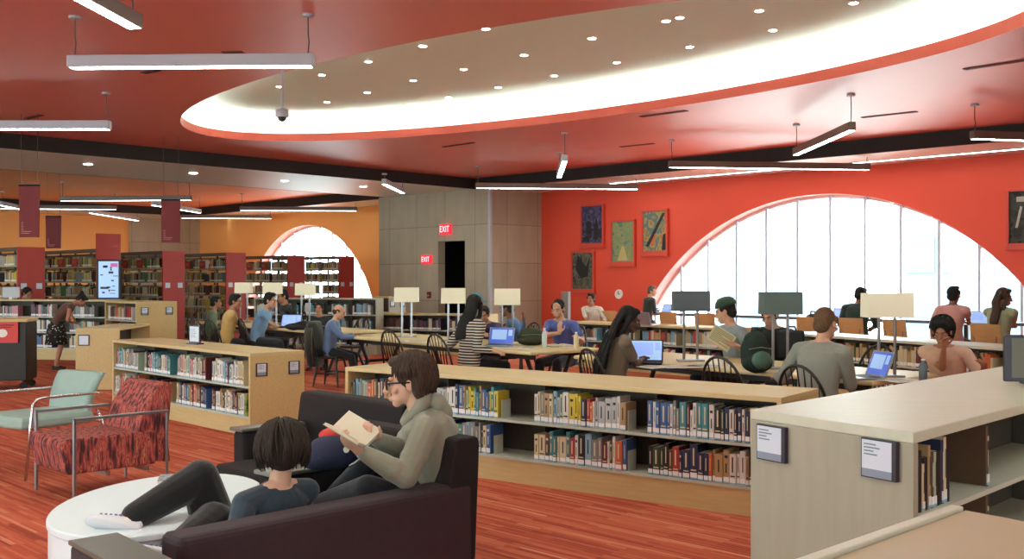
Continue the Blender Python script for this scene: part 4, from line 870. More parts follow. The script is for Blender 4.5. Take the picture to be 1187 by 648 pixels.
# mint chair
nf = G(28, 557); ctr = nf - lx * 0 - ly * .38
nearX = (nf - ctr).dot(lx); sgn = 1
hm = Vector((-.6, -.8, 0)).normalized(); lxm = Vector((hm.y, -hm.x, 0)) ; q = nf + lxm * (.34) - hm * .36; r = thing('lounge_chair', 'mint green chair with round chrome arms at the left edge', 'armchair', (q.x, q.y, 0), heading(hm)); m = M['mint']
MB().rings([[(x * k, y * k2, z) for x, y in ((-.3, -.26), (-.1, -.27), (.1, -.27), (.3, -.26), (.31, .1), (.3, .36), (.1, .38), (-.1, .38), (-.3, .36), (-.31, .1))] for k, k2, z in ((.93, .95, .39), (1, 1, .41), (1, 1, .46), (.96, .97, .49))]).build('seat', m, r, bevel=.01)
bk = []
for z, y0, w in ((.40, -.16, .27), (.5, -.19, .29), (.62, -.21, .3), (.72, -.25, .31), (.79, -.29, .32), (.80, -.31, .31)):
    bk.append([(w * (2 * i / 8 - 1), y0 - .05 * (1 - (2 * i / 8 - 1) ** 2), z) for i in range(9)] + [(w * (1 - 2 * i / 8), y0 - .06 - .05 * (1 - (1 - 2 * i / 8) ** 2), z) for i in range(9)])
MB().rings(bk).build('backrest', m, r, smooth=True, bevel=.0)
for sx in (-1, 1):
    x = sx * .36; MB().tube([(x, .36, 0), (x, .32, .4), (x, .3, .6), (x, .27, .635), (x, .22, .645), (x, -.25, .645), (x * .9, -.32, .63)], .012, 8).build('arm_rail', M['chrome'], r, smooth=True)
    MB().tube([(x, -.34, 0), (x, -.3, .42), (x * .85, -.28, .5)], .012, 8).build('rear_leg', M['chrome'], r, smooth=True)
MB().tube([(-.36, .3, .4), (.36, .3, .4)], .01, 8).tube([(-.36, -.3, .4), (.36, -.3, .4)], .01, 8).build('crossbar', M['chrome'], r)
# black book cart with a red notice
p = G(10, 452); r = thing('book_cart', 'black cart on casters with a red notice at the far left', 'cart', (p.x - .12, p.y + .3, 0), .15)
MB().rbox(-.35, .3, -.25, .25, .13, .98, .02).build('body', plain('cart_black', '#1c1712', .5), r); MB().rbox(-.34, .31, -.27, .27, .98, 1.03, .01).build('top_board', M['maple'], r)
for x in (-.28, .24):
    for y in (-.2, .2): MB().lathe([(.05, -.02), (.05, .02)], n=16).build('caster', M['rubber'], r, loc=(x, y, .05)).rotation_euler = (PI / 2, 0, 0)
    MB().box(x - .012, x + .012, -.22, .22, .05, .13).build('caster_fork', M['black'], r)
f = MB().box(-.2, .19, -.285, -.27, .68, .98).build('notice', plain('notice_red', '#cf3e38', .5), r); MB().ell((-.02, -.288, .82), .07, .004, .06).build('notice_mark', M['paper'], f); MB().box(-.15, .14, -.288, -.2855, .93, .945).box(-.1, .1, -.288, -.2855, .9, .912).build('notice_lines', plain('notice_dark', '#7d2420', .6), f)
# white screen on the far left bookcase
p = D(10, 20.3); r = thing('catalogue_monitor', 'small white screen on the bookcase top at the left edge', 'monitor', (p.x, p.y + .1, 1.2), .05)
MB().rbox(-.17, .17, -.01, .02, .04, .25, .008).build('screen', plain('monitor_white', '#b9c2c2', .4), r); MB().box(-.03, .03, -.03, .03, 0, .05).build('stand', M['paper'], r)
# laptops -----------------------------------------------------------------------------------------------------
def laptop(px, d, z, rz, lab, scr, lid=1.95, w=.34, m='alu'):
    p = D(px, d); r = thing('laptop', lab, 'laptop', (p.x, p.y, z), rz, None)      # user sits on local -y; screen shows towards -y
    b = MB().rbox(-w / 2, w / 2, -.12, .12, 0, .018, .006).build('base', M[m], r); MB().box(-w / 2 + .02, w / 2 - .02, -.04, .1, .018, .0195).build('keyboard', M['key'], b)
    rot = Matrix.Translation((0, .12, .014)) @ Matrix.Rotation(-(lid - PI / 2), 4, 'X')
    s = MB().rbox(-w / 2, w / 2, 0, .01, 0, .235, .004, rot).build('lid', M[m], r); MB().box(-w / 2 + .014, w / 2 - .014, -.002, 0, .018, .222, rot).build('screen', M[scr], s); MB().box(-w / 2 + .04, w * .2, -.0035, -.002, .07, .2, rot).box(w * .26, w / 2 - .03, -.0035, -.002, .12, .2, rot).build('screen_window', M['screen_pale' if scr != 'screen_pale' else 'screen_mid'], s); return r
laptop(748, 10.25, .75, heading(Vector((.2, 1, 0))), 'open laptop with a pale screen before the long haired woman', 'screen_pale', m='rubber')
laptop(577, 12.95, .75, heading(Vector((.3, 1, 0))), 'open laptop with deep blue screen beside the striped woman', 'screen_blue')
laptop(334, 17.9, .75, heading(Vector((.15, 1, 0))), 'open laptop with lavender screen on the table behind left bookcase', 'screen_mid', w=.38, m='rubber')
laptop(999, 8.75, .75, heading(TP) - .5, 'open laptop with deep blue screen in front of the bald man', 'screen_blue')
laptop(767, 23.4, .8, heading(GA) - .2, 'distant laptop on the window counter at the end of arch', 'screen_mid')
laptop(968, 19.9, .8, heading(GA), 'small dark laptop on the window counter left of green person', 'screen_mid', w=.26, m='rubber')
laptop(1130, 17.9, .8, heading(GA) - .1, 'pale laptop on the window counter right of the pink shirt', 'screen_pale')
laptop(748, 17.3, .82, heading(-GA) + .2, 'silver laptop seen from its back on the bookcase behind left lamp', 'screen_mid')
# backpacks and bags, coats -----------------------------------------------------------------------------------
def backpack(p, rz, s, m, lab, m2=None, name='backpack', vs=.018):
    r = thing(name, lab, 'bag', p, rz); mb = MB()
    mb.ell((0, 0, .2 * s), .17 * s, .11 * s, .22 * s, n=16, m=10).ell((0, -.03 * s, .1 * s), .18 * s, .13 * s, .11 * s, n=16, m=10).ell((0, .02 * s, .34 * s), .13 * s, .09 * s, .1 * s)
    o = mb.build('body', m, r, smooth=True); md = o.modifiers.new('r', 'REMESH'); md.mode = 'VOXEL'; md.voxel_size = vs * s; md.use_smooth_shade = True; sm = o.modifiers.new('s', 'SMOOTH'); sm.iterations = 3
    MB().ell((0, -.12 * s, .13 * s), .12 * s, .06 * s, .1 * s, n=14).build('pocket', m2 or m, r, smooth=True)
    MB().tube([(-.04 * s, .02 * s, .42 * s), (-.03 * s, .02 * s, .47 * s), (.03 * s, .02 * s, .47 * s), (.04 * s, .02 * s, .42 * s)], .012 * s, 8).build('handle', M['black'], r, smooth=True)
    for sx in (-1, 1): MB().tube([(sx * .07 * s, .09 * s, .36 * s), (sx * .09 * s, .14 * s, .25 * s), (sx * .09 * s, .12 * s, .08 * s)], .015 * s, 8).build('strap', M['black'], r, smooth=True)
    MB().tube([(-.13 * s, -.09 * s, .25 * s), (0, -.118 * s, .27 * s), (.13 * s, -.09 * s, .25 * s)], .006 * s, 6).build('zip', M['steel'], r); return r
g = G(876, 431, .75); backpack((g.x, g.y, .75), .3, .86, plain('bag_green', '#15291f', .85, bump=.5, bscale=30), 'dark green backpack on the right table beside the man in the cap', plain('bag_green_pocket', '#4c6b5c', .8))
g = D(616, 13.2); backpack((g.x, g.y, .75), .2, .62, plain('bag_olive', '#343822', .85, bump=.5, bscale=30), 'olive bag on the centre table right of the last lamp').scale = (1.75, 1.2, .85)
g = D(943, 17.8); backpack((g.x, g.y, .5), .2, 1.15, plain('coat_green', '#27352f', .8), 'dark green coat bundled on a chair right of the middle lamp', name='bundled_coat')
dup(PLY, 'plywood chair holding the dark green coat bundle', (g.x, g.y, 0), heading(GA) + .1)
g = D(355, 17.2); r = thing('black_bag', 'flat black bag lying on the table right of the lavender laptop', 'bag', (g.x, g.y, .75), -.2)
mb = MB().ell((-.1, 0, .05), .3, .13, .07, n=16).ell((.15, .02, .07), .2, .12, .09, n=16); o = mb.build('body', M['rubber'], r, smooth=True); MB().tube([(-.2, -.05, .1), (0, -.1, .15), (.2, -.04, .12)], .014, 8).build('strap', M['black'], r, smooth=True)
g = D(917, 11.0); r = thing('black_case', 'black upright case standing on the right table beside the green backpack', 'case', (g.x, g.y, .75), -.3)
MB().rbox(-.14, .14, -.06, .06, 0, .3, .03).build('shell', M['rubber'], r); MB().tube([(-.05, 0, .3), (-.04, 0, .34), (.04, 0, .34), (.05, 0, .3)], .01, 8).build('handle', M['black'], r)
# bag between the two seats: navy with a red top
g = D(386, 5.55); r = thing('shoulder_bag', 'navy bag with a red flap in front of the reading man', 'bag', (g.x, g.y, .58), .3); r.scale = (.75, .75, .8)
o = MB().ell((0, 0, .1), .2, .13, .12, n=16).ell((-.1, 0, .06), .14, .12, .08, n=14).build('body', plain('bag_navy', '#252a45', .8, bump=.3, bscale=40), r, smooth=True); MB().ell((.0, .04, .21), .1, .07, .05, n=14).build('flap', plain('bag_red', '#c23224', .6), r, smooth=True)
MB().tube([(.12, -.1, .14), (.18, -.12, .06), (.1, -.14, .02)], .012, 8).build('strap', M['steel'], r, smooth=True); MB().lathe([(.022, 0), (.022, .006)], n=14).build('badge', M['paper'], r, loc=(.08, -.115, .13)).rotation_euler = (PI / 2, 0, 0)
# papers, books and cups on the tables ------------------------------------------------------------------------
def paper(px, d, z, lab, rz=0, w=.21, h=.29, n=1):
    p = D(px, d); r = thing('paper_sheet', lab, 'paper', (p.x, p.y, z + .002), rz); mb = MB().box(-w / 2, w / 2, -h / 2, h / 2, 0, .003); o = mb.build('sheet', M['paper'], r); mb = MB()
    for k in range(8): mb.box(-w * .38, w * (.38 if k % 3 else .2), h * (.36 - .09 * k), h * (.36 - .09 * k) + .006, .0031, .0036)
    mb.build('printed_lines', M['placard_ink'], r)
paper(590, 12.7, .75, 'sheets of paper under the striped woman\'s hands', .3, .42, .3); paper(612, 12.6, .75, 'loose white paper right of the blue screen laptop', -.2); paper(655, 12.9, .75, 'white paper before the man resting his chin', .4)
paper(490, 14.0, .75, 'spread newspaper on the centre table between two lamps', .2, .5, .4); paper(790, 9.9, .75, 'white paper beside the long haired woman\'s laptop', .2, .4, .3); paper(823, 10.0, .75, 'open papers under the man in the cap', -.2, .45, .3)
paper(755, 9.85, .75, 'thin white sheet near the edge of the right table', .5); paper(1045, 8.55, .75, 'white papers at the right end of the right table', .4, .35, .3); paper(1003, 8.9, .75, 'papers beneath the lit lamp on the right table', -.3, .3, .3)
def open_book(p, rz, lab, s=1, tilt=0):
    r = thing('open_book', lab, 'book', p, rz)
    for sx in (-1, 1):
        prof = [(0, .004), (.03, .018), (.08, .016), (.14, .008)]; mb = MB(); mb.rings([[(sx * x * s, y * s, z * s + (0 if q else 0)) for x, z in prof] + [(sx * x * s, y * s, .001) for x, z in reversed(prof)] for q, y in ((0, -.1), (1, .1))]); mb.build('page_block', M['page'], r)
    MB().box(-.145 * s, .145 * s, -.105 * s, .105 * s, -.004, .001).build('cover', plain('book_cover_black', '#2a2226', .6), r); return r
g = D(650, 12.95); open_book((g.x, g.y, .756), .3, 'open book on the centre table before the man resting chin', 1.2)
def bottle(px, d, z, lab, h=.2, m=None):
    p = D(px, d); r = thing('water_bottle', lab, 'bottle', (p.x, p.y, z), 0); MB().lathe([(.03, 0), (.033, .01), (.033, h * .7), (.014, h * .88), (.014, h * .93)], n=16).build('body', m or plain('bottle_clear', '#c5cfcc', .15), r, smooth=True); MB().lathe([(.016, h * .93), (.016, h)], n=12).build('cap', M['paper'], r)
bottle(631, 12.75, .75, 'clear bottle beside the olive bag', .24); bottle(668, 12.6, .75, 'cream cup like carton on the centre table end', .2, plain('carton', '#d8c8a0', .5)); bottle(1070, 8.35, .75, 'grey flask at the left of the person covering face', .2, plain('flask', '#5c6a6e', .4))
g = D(440, 14.5)
r = thing('paper_box', 'white box on the dark bookcase in front of the concrete wall', 'box', (D(500, 21.6).x, 21.6, .86), 0); MB().box(-.16, .16, -.1, .1, 0, .0).box(-.16, .16, -.1, .1, 0, .02).build('tray', M['maple_pale'], r); 
for i, (px, c, nm) in enumerate(((692, '#8a2f5a', 'magenta'), (706, '#b05a86', 'pink'))):
    p = D(px + 27, 18.2); r = thing('gift_bag', f'{nm} paper bag on the bookcase behind the long haired woman', 'bag', (p.x, p.y, .82), .2 * i); MB().box(-.08, .08, -.05, .05, 0, .16 - .05 * i).build('bag', plain('bag_' + nm, c, .6), r); MB().tube([(-.03, 0, .16 - .05 * i), (0, 0, .22 - .05 * i), (.03, 0, .16 - .05 * i)], .004, 6).build('handle', M['paper'], r)
# ================================================================== PEOPLE
SKIN = {k: mat('skin_' + k, c, .55, spec=.35, vary=.03, vscale=12) for k, c in dict(light='#c99a7e', pale='#d5ab92', tan='#a8755a', brown='#7a4c36', dark='#55352a').items()}
HAIR = {k: ramp_mat('hair_' + k, [(.3, a), (.7, b)], 10, (9, 9, 2), rough=.85, detail=4, bump=.4) for k, (a, b) in dict(brown=('#2a1d14', '#4a3524'), deepbrown=('#1a130d', '#33261b'), dark=('#120e0b', '#251b15'), black=('#0b0908', '#171210'), darkblond=('#4a3520', '#6d5233'), grey=('#4e4640', '#7a7067')).items()}
def cloth(name, col, **k): return mat('cloth_' + name, col, .9, bump=.5, bscale=14, vary=.08, vscale=5, sheen=.2, **k)
def ik(a, t, l1, l2, pole):
    a = Vector(a); t = Vector(t); v = t - a; d = v.length
    if d > (l1 + l2) * .995: t = a + v * ((l1 + l2) * .995 / d); v = t - a; d = v.length
    u = v.normalized(); x = (l1 * l1 - l2 * l2 + d * d) / (2 * d); h = math.sqrt(max(l1 * l1 - x * x, 0))
    p = Vector(pole); p = p - u * p.dot(u); p = p.normalized() if p.length > 1e-6 else Vector((0, 0, -1))
    return a + u * x + p * h, t
def remesh(o, vox, it=3, fac=.5):
    m = o.modifiers.new('remesh', 'REMESH'); m.mode = 'VOXEL'; m.voxel_size = vox; m.use_smooth_shade = True
    if it: s = o.modifiers.new('smooth', 'SMOOTH'); s.iterations = it; s.factor = fac
def hand(mb, w, d, n, side, s, curl=.5, spread=.12, gap=None):
    """w wrist, d direction to the fingers, n normal out of the palm (curl goes this way), side: which way the thumb lies (unit)"""
    d = d.normalized(); n = (n - d * n.dot(d)).normalized(); k = d.cross(n).normalized()
    if k.dot(side) < 0: k = -k
    mb.cone(w, .023 * s, w + d * .03 * s, .027 * s)
    for q in (-.024, -.008, .008, .024): mb.cone(w + d * .02 * s + k * q * .8 * s, .015 * s, w + d * .085 * s + k * q * 1.1 * s, .0125 * s, 8)
    L = {.030: .068, .010: .078, -.010: .074, -.030: .056}
    for q, ln in L.items():
        b = w + d * .088 * s + k * q * s; dirn = (d + k * q * spread * 20 * .35).normalized(); p = b; ang = 0
        for j, (fr, rr) in enumerate(((.45, .0095), (.32, .0088), (.23, .008))):
            ang += curl * (.55 if j == 0 else .75); dd = (dirn * math.cos(ang) + n * math.sin(ang)).normalized(); e = p + dd * ln * fr * s
            mb.cone(p, rr * s, e, (rr - .0006) * s, 8); p = e
    b = w + d * .025 * s + k * .028 * s; t1 = b + (d * .6 + k * .65 + n * .25).normalized() * .04 * s; t2 = t1 + (d * .85 + k * .15 + n * (.25 + curl * .5)).normalized() * .032 * s; t3 = t2 + (d * .8 - k * .1 + n * (.3 + curl * .6)).normalized() * .024 * s
    mb.cone(b, .0135 * s, t1, .0115 * s, 8); mb.cone(t1, .0112 * s, t2, .010 * s, 8); mb.cone(t2, .0098 * s, t3, .0082 * s, 8)
def person(lab, loc, hd, s=1.0, seat=.45, lean=(0, 5, 12), skin='light', hair='dark', style='short', shirt='#888888', sleeve='long', pants='#22242a', hands=None, feet=None, look=(0, 0), standing=False, vox=.010, knees=(.5, .5), skirt=None, shoes='#26221f', head_tilt=0, curl=.5, extra=None, shname=None, elbows=None, twist=0, collar=None, side_lean=0, knee_pole=None, name='person', wide=1.18, headz=1.03, baggy=1.0):
    """loc: ground point under the pelvis; local +y faces hd. hands / feet: world points for wrists / ankles (left first)."""
    r = thing(name, lab, 'person', (loc[0], loc[1], 0), heading(hd)); inv = (Matrix.Translation(r.location) @ Matrix.Rotation(r.rotation_euler.z, 4, 'Z')).inverted()
    toL = lambda p: inv @ Vector(p)
    pel = Vector((0, 0, (.93 * s if standing else seat + .10 * s)))
    def step(p, ln, a, sl=0): a = math.radians(a); return p + Vector((math.sin(math.radians(sl)) * ln, math.sin(a) * ln, math.cos(a) * ln)) * s
    waist = step(pel, .17, lean[0], side_lean * .5); chest = step(waist, .19, lean[1], side_lean); neck = step(chest, .17, lean[2], side_lean)
    up = (neck - chest).normalized(); tw = math.radians(twist)
    X = Vector((math.cos(tw), math.sin(tw), 0)); X = (X - up * X.dot(up)).normalized(); FW = up.cross(X).normalized()
    sh = {sg: chest + up * .10 * s + X * sg * .175 * s * wide for sg in (-1, 1)}
    yaw, pit = math.radians(look[0]), math.radians(look[1])
    hf = Vector((-math.sin(yaw) * math.cos(pit), math.cos(yaw) * math.cos(pit), -math.sin(pit))).normalized()
    hx = hf.cross(Vector((0, 0, 1))).normalized(); hu = hx.cross(hf).normalized()
    if head_tilt: q = Matrix.Rotation(math.radians(head_tilt), 3, hf); hx = q @ hx; hu = q @ hu
    hc = neck + up * .06 * s + hu * .105 * s + hf * .025 * s
    hz = 1.1 * headz; hp = lambda x, y, z: hc + (hx * x + hf * y + hu * z) * s * hz
    ax = (hx, hf, hu)
    # ---- body: one continuous skin
    mb = MB(); S = s
    def ringat(p, a, b, u=None):
        return [p + X * (a * math.cos(t)) * S * wide + FW * (b * math.sin(t)) * S for t in [2 * PI * k / 18 for k in range(18)]]
    def torso(inf, top=True, low=-.09):
        rs = [ringat(pel + Vector((0, 0, low * S)), .13 + inf, .10 + inf), ringat(pel, .155 + inf, .115 + inf), ringat(waist, .132 + inf, .10 + inf), ringat(chest, .150 + inf, .112 + inf), ringat(chest + up * .08 * S, .160 + inf, .105 + inf), ringat(chest + up * .125 * S, .135 + inf, .085 + inf)]
        if top: rs.append(ringat(neck, .07 + inf * .6, .062 + inf * .6))
        return rs
    mb.rings(torso(-.006)); mb.cone(neck - up * .05 * S, .062 * S, hc - hu * .05 * S - hf * .02 * S, .052 * S)
    for sg in (-1, 1): mb.cone(neck + up * .0 * S, .045 * S, sh[sg], .05 * S)
    mb.ell(hp(0, -.018, .028), .074 * S, .092 * S, .088 * S, ax, 18, 12); mb.ell(hp(0, .018, -.03), .060 * S, .070 * S, .080 * S, ax, 16, 10); mb.ell(hp(0, .056, -.088), .026 * S, .026 * S, .024 * S, ax)
    mb.ell(hp(0, .045, -.065), .044 * S, .040 * S, .035 * S, ax); mb.ell(hp(0, .074, .022), .044 * S, .014 * S, .013 * S, ax)
    mb.cone(hp(0, .082, .008), .009 * S, hp(0, .106, -.030), .0135 * S, 8); mb.ell(hp(0, .094, -.034), .018 * S, .012 * S, .010 * S, ax)
    mb.ell(hp(0, .085, -.062), .024 * S, .010 * S, .0055 * S, ax); mb.ell(hp(0, .083, -.073), .021 * S, .010 * S, .006 * S, ax)
    for sg in (-1, 1): mb.ell(hp(sg * .074, -.008, -.008), .010 * S, .022 * S, .032 * S, ax); mb.ell(hp(sg * .040, .06, -.025), .020 * S, .018 * S, .018 * S, ax)
    arms = {}; legs = {}
    hands = hands or (None, None)
    for i, sg in ((0, -1), (1, 1)):
        t = toL(hands[i]) if hands[i] is not None else pel + Vector((sg * .17, .32, .12)) * S
        pole = (Vector((sg * .5, -.3, -1)) if not elbows or elbows[i] is None else (toL(elbows[i]) - sh[sg]))
        e, w = ik(sh[sg], t, .285 * S, .255 * S, pole); arms[sg] = (sh[sg], e, w)
        mb.cone(sh[sg], .048 * S, e, .036 * S); mb.cone(e, .037 * S, e.lerp(w, .35), .036 * S); mb.cone(e.lerp(w, .35), .036 * S, w, .023 * S)
        fd = (w - e).normalized(); pn = Vector((-sg * .55, .1, -.8)); hd_dir = fd
        cu = curl
        if extra and ('palm%d' % i) in extra: pn = extra['palm%d' % i]
        if extra and ('hdir%d' % i) in extra: hd_dir = extra['hdir%d' % i]
        if extra and ('curl%d' % i) in extra: cu = extra['curl%d' % i]
        hand(mb, w, hd_dir, pn, Vector((-sg, .2, .3)), S, cu)
    feet = feet or (None, None)
    for i, sg in ((0, -1), (1, 1)):
        hip = pel + Vector((sg * .09, 0, -.02)) * S
        t = toL(feet[i]) if feet[i] is not None else (Vector((sg * .1 * S, 0, .08)) if standing else Vector((sg * .12 * S, (.44 + .08 * (i - .5)) * S, .08)))
        kp = (Vector((sg * .15, 1, .3)) if not knee_pole else Vector(knee_pole[i])); kn, an = ik(hip, t, .42 * S, .42 * S, kp); legs[sg] = (hip, kn, an)
        mb.cone(hip, .078 * S, kn, .052 * S); mb.cone(kn, .052 * S, kn.lerp(an, .3), .052 * S); mb.cone(kn.lerp(an, .3), .052 * S, an, .036 * S)
        fdir = Vector((sg * .15, 1, -.25 if an.z < .2 else .0)).normalized() if not (extra and 'footdir' in extra) else inv.to_3x3() @ extra['footdir']
        mb.cone(an, .034 * S, an + fdir * .075 * S + (Vector((0, 0, -.04)) if an.z < .2 else (an - kn).normalized() * .04) * S, .018 * S); legs[sg] += (fdir,)
    body = mb.build('body', SKIN[skin], r, smooth=True); remesh(body, vox, 2)
    body.name = 'body'
    # ---- face details
    mb = MB()
    for sg in (-1, 1): mb.mat(0).ell(hp(sg * .031, .0735, .0), .012 * S, .009 * S, .0065 * S, ax, 12, 8).mat(1).ell(hp(sg * .031, .081, -.001), .0058 * S, .005 * S, .0062 * S, ax, 10, 6)
    mb.build('eyes', [plain('eye_white', '#a89e94', .4), plain('iris_dark', '#1d1510', .25)], r, smooth=True)
    if style != 'none':
        mb = MB()
        for sg in (-1, 1): mb.tube([hp(sg * .016, .089, .018), hp(sg * .032, .087, .025), hp(sg * .050, .076, .019)], [.003 * S, .0042 * S, .002 * S], 6)
        mb.build('eyebrows', HAIR[hair if hair in ('dark', 'black', 'brown', 'grey') else 'brown'], r, smooth=True)
        MB().ell(hp(0, .0925, -.0675), .021 * S, .004 * S, .0042 * S, ax, 12, 6).build('lips', plain('lips_' + skin, {'light': '#9c5b50', 'pale': '#a8685c', 'tan': '#7d473c', 'brown': '#5a2f28', 'dark': '#3c2019'}[skin], .5), r, smooth=True)
    # ---- hair
    mb = MB(); hm = HAIR[hair]
    def skull(g, back=0):
        mb.ell(hp(0, -.030 - back, .038), (.080 + g) * S, (.088 + g) * S, (.086 + g) * S, ax, 18, 12)
    if style in ('short', 'cap', 'thin'):
        g = .004 if style != 'short' else .008; skull(g); mb.ell(hp(0, -.055, -.02), (.070 + g) * S, (.055 + g) * S, .07 * S, ax, 16, 10)
        if style == 'short': mb.ell(hp(.01, .03, .095), .055 * S, .05 * S, .03 * S, ax)
        for sg in (-1, 1): mb.ell(hp(sg * .070, .012, .03), .012 * S, .028 * S, .035 * S, ax)
    elif style == 'bald':
        mb.ell(hp(0, -.055, -.015), .076 * S, .062 * S, .055 * S, ax, 16, 10)
        for sg in (-1, 1): mb.ell(hp(sg * .068, -.01, .012), .012 * S, .04 * S, .028 * S, ax)
    elif style == 'puffy':
        skull(.018, .004); mb.ell(hp(0, -.070, -.03), .082 * S, .066 * S, .080 * S, ax, 16, 10); mb.ell(hp(0, .035, .098), .065 * S, .052 * S, .034 * S, ax)
        for sg in (-1, 1): mb.ell(hp(sg * .076, -.048, -.015), .024 * S, .042 * S, .075 * S, ax); mb.ell(hp(sg * .070, .0, .062), .020 * S, .04 * S, .03 * S, ax)
    elif style == 'mop':
        skull(.024, .0); mb.ell(hp(0, -.060, -.022), .088 * S, .062 * S, .066 * S, ax, 16, 10); mb.ell(hp(0, .045, .075), .078 * S, .05 * S, .045 * S, ax)
        for sg in (-1, 1): mb.ell(hp(sg * .084, .0, -.01), .022 * S, .055 * S, .06 * S, ax)
    elif style in ('long', 'braids'):
        skull(.012); dn = {'long': .36, 'braids': .48}[style]
        p = [hp(0, -.08, .02), hp(0, -.105, -.08), neck - FW * .095 * S - up * .05 * S, neck - FW * .125 * S - up * .2 * S, neck - FW * .13 * S - up * (dn - .1) * S]
        rw = [.075, .088, .10, .10, .07]
        rr = [[q + hx * (w * math.cos(t)) * S + hf * (.045 * math.sin(t)) * S for t in [2 * PI * k / 14 for k in range(14)]] for q, w in zip(p, rw)]; mb.rings(rr)
        for sg in (-1, 1): mb.cone(hp(sg * .072, .0, .02), .026 * S, hp(sg * .08, -.03, -.11), .028 * S); mb.cone(hp(sg * .08, -.03, -.11), .028 * S, neck + X * sg * .09 * S - FW * .06 * S - up * .1 * S, .03 * S)
        mb.ell(hp(0, .03, .088), .06 * S, .05 * S, .035 * S, ax)
    elif style == 'bun':
        skull(.008); mb.ell(hp(0, -.06, .0), .07 * S, .06 * S, .07 * S, ax); mb.ell(hp(0, -.10, .10), .042 * S, .042 * S, .040 * S, ax); mb.ell(hp(0, .03, .088), .06 * S, .045 * S, .032 * S, ax)
    if style != 'none': h = mb.build('hair', hm, r, smooth=True); remesh(h, min(vox, .008), 2)
    if style in ('puffy', 'mop'):                       # locks combed over the mass
        mb = MB(); rnd = random.Random(3)
        for k in range(170):
            th = rnd.uniform(-PI, PI); 
            if abs(th) < .5 and style == 'puffy': continue
            ln = rnd.uniform(.6, 1); ph0 = rnd.uniform(.9, 1.45); g = .024 if style == 'puffy' else .030; pts = []
            endph = {'puffy': (-.85 if abs(th) > 1.75 else .35), 'mop': (-.62 if abs(th) > 1.1 else .25)}[style] * rnd.uniform(.45, 1.25); wv = rnd.uniform(-.14, .14)
            for j in range(6):
                f = j / 5; ph = ph0 + (endph - ph0) * f; rr_ = (.080 + g) * (1 + .16 * max(0, f - .6) * rnd.uniform(-.5, 1.6)) ; tt = th + wv * math.sin(f * 5 + k)
                x = math.sin(tt) * math.cos(ph) * rr_ * (1.0 if style == 'puffy' else 1.04); y = math.cos(tt) * math.cos(ph) * (.090 + g) - .03; z = math.sin(ph) * (.086 + g) + .036 - (.03 * f * f)
                pts.append(hp(x, y, z))
            w_ = rnd.uniform(.005, .009) * S; mb.tube(pts, [w_ * .6, w_, w_ * 1.1, w_, w_ * .8, w_ * .25], 5)
        mb.build('hair_locks', hm, r, smooth=True)
    if style == 'braids':
        mb = MB(); rnd = random.Random(9)
        for k in range(46):
            a = PI * (k + .5) / 46 * 2 - PI; x0 = math.sin(a) * .08; b0 = hp(x0, -.05 - .04 * abs(math.cos(a)), .03 + .05 * rnd.random()); ln = rnd.uniform(.38, .62); sx = x0 * 1.4 + rnd.uniform(-.02, .02)
            pts = [b0, hp(x0 * 1.25, -.10, -.07), neck + X * sx * 1.4 * S - FW * (.12 + .03 * rnd.random()) * S - up * .05 * S, neck + X * sx * 1.6 * S - FW * (.15 + .03 * rnd.random()) * S - up * (ln * .6) * S, neck + X * sx * 1.7 * S - FW * .15 * S - up * ln * S]
            mb.tube(pts, [.009 * S, .009 * S, .008 * S, .007 * S, .004 * S], 6)
        mb.build('braids', hm, r, smooth=True)
    if style == 'cap':
        mb = MB(); mb.rings([[hp(math.cos(t) * a, math.sin(t) * b - .022, z) for t in [2 * PI * k / 20 for k in range(20)]] for a, b, z in ((.090, .106, .045), (.090, .106, .07), (.078, .092, .105), (.045, .055, .132), (.008, .01, .138))])
        mb.rings([[hp(x, y, z) for x, y in ((-.06, .07), (.06, .07), (.045, .135), (-.045, .135))] for z in (.05, .057)])
        mb.build('cap', cloth('cap_green', '#27402f'), r, smooth=True)
    # ---- clothes
    nm = shname or shirt.strip('#'); cm = cloth(nm, shirt) if isinstance(shirt, str) else shirt
    mb = MB(); mb.rings(torso(.012, top=True, low=-.10))
    for sg in (-1, 1):
        a, e, w = arms[sg]; mb.cone(neck.lerp(sh[sg], .25) - up * .02 * S, .060 * S, sh[sg], .066 * S)
        if sleeve == 'short': mb.cone(sh[sg], .063 * S, a.lerp(e, .62), .058 * S)
        elif sleeve == 'long': mb.cone(sh[sg], .064 * S, e, .053 * S); mb.cone(e, .053 * S, w.lerp(e, .12), .036 * S)
        elif sleeve == 'hood': mb.cone(sh[sg], .074 * S, e, .062 * S); mb.cone(e, .062 * S, e.lerp(w, .5), .055 * S); mb.cone(e.lerp(w, .5), .055 * S, w.lerp(e, .1), .042 * S); mb.ell(e.lerp(w, .3), .066 * S, .066 * S, .06 * S); mb.ell(a.lerp(e, .6), .074 * S, .074 * S, .06 * S); mb.ell(w.lerp(e, .22), .05 * S, .05 * S, .04 * S)
        elif sleeve == 'none': pass
    if sleeve == 'hood':
        mb.rings(torso(.040, top=True, low=-.12))
    t = mb.build('hoodie' if sleeve == 'hood' else 'shirt', cm, r, smooth=True); remesh(t, min(vox, .010), 2)
    if sleeve == 'hood':
        mb = MB(); ring = [neck + up * (.02 + .035 * math.cos(a)) * S + X * (.095 * math.sin(a)) * S - FW * (.085 * math.cos(a) - .01) * S for a in [2 * PI * k / 20 for k in range(21)]]
        mb.tube(ring, [(.024 + .020 * (math.cos(2 * PI * k / 20) + 1) / 2) * S for k in range(21)], 10, cap=False); mb.ell(neck - FW * .105 * S - up * .01 * S, .10 * S, .055 * S, .06 * S, (X, FW, up), 16, 10); mb.ell(neck - FW * .12 * S - up * .06 * S, .085 * S, .045 * S, .06 * S, (X, FW, up), 16, 10)
        h = mb.build('hood', cm, t, smooth=True); remesh(h, .008, 3)
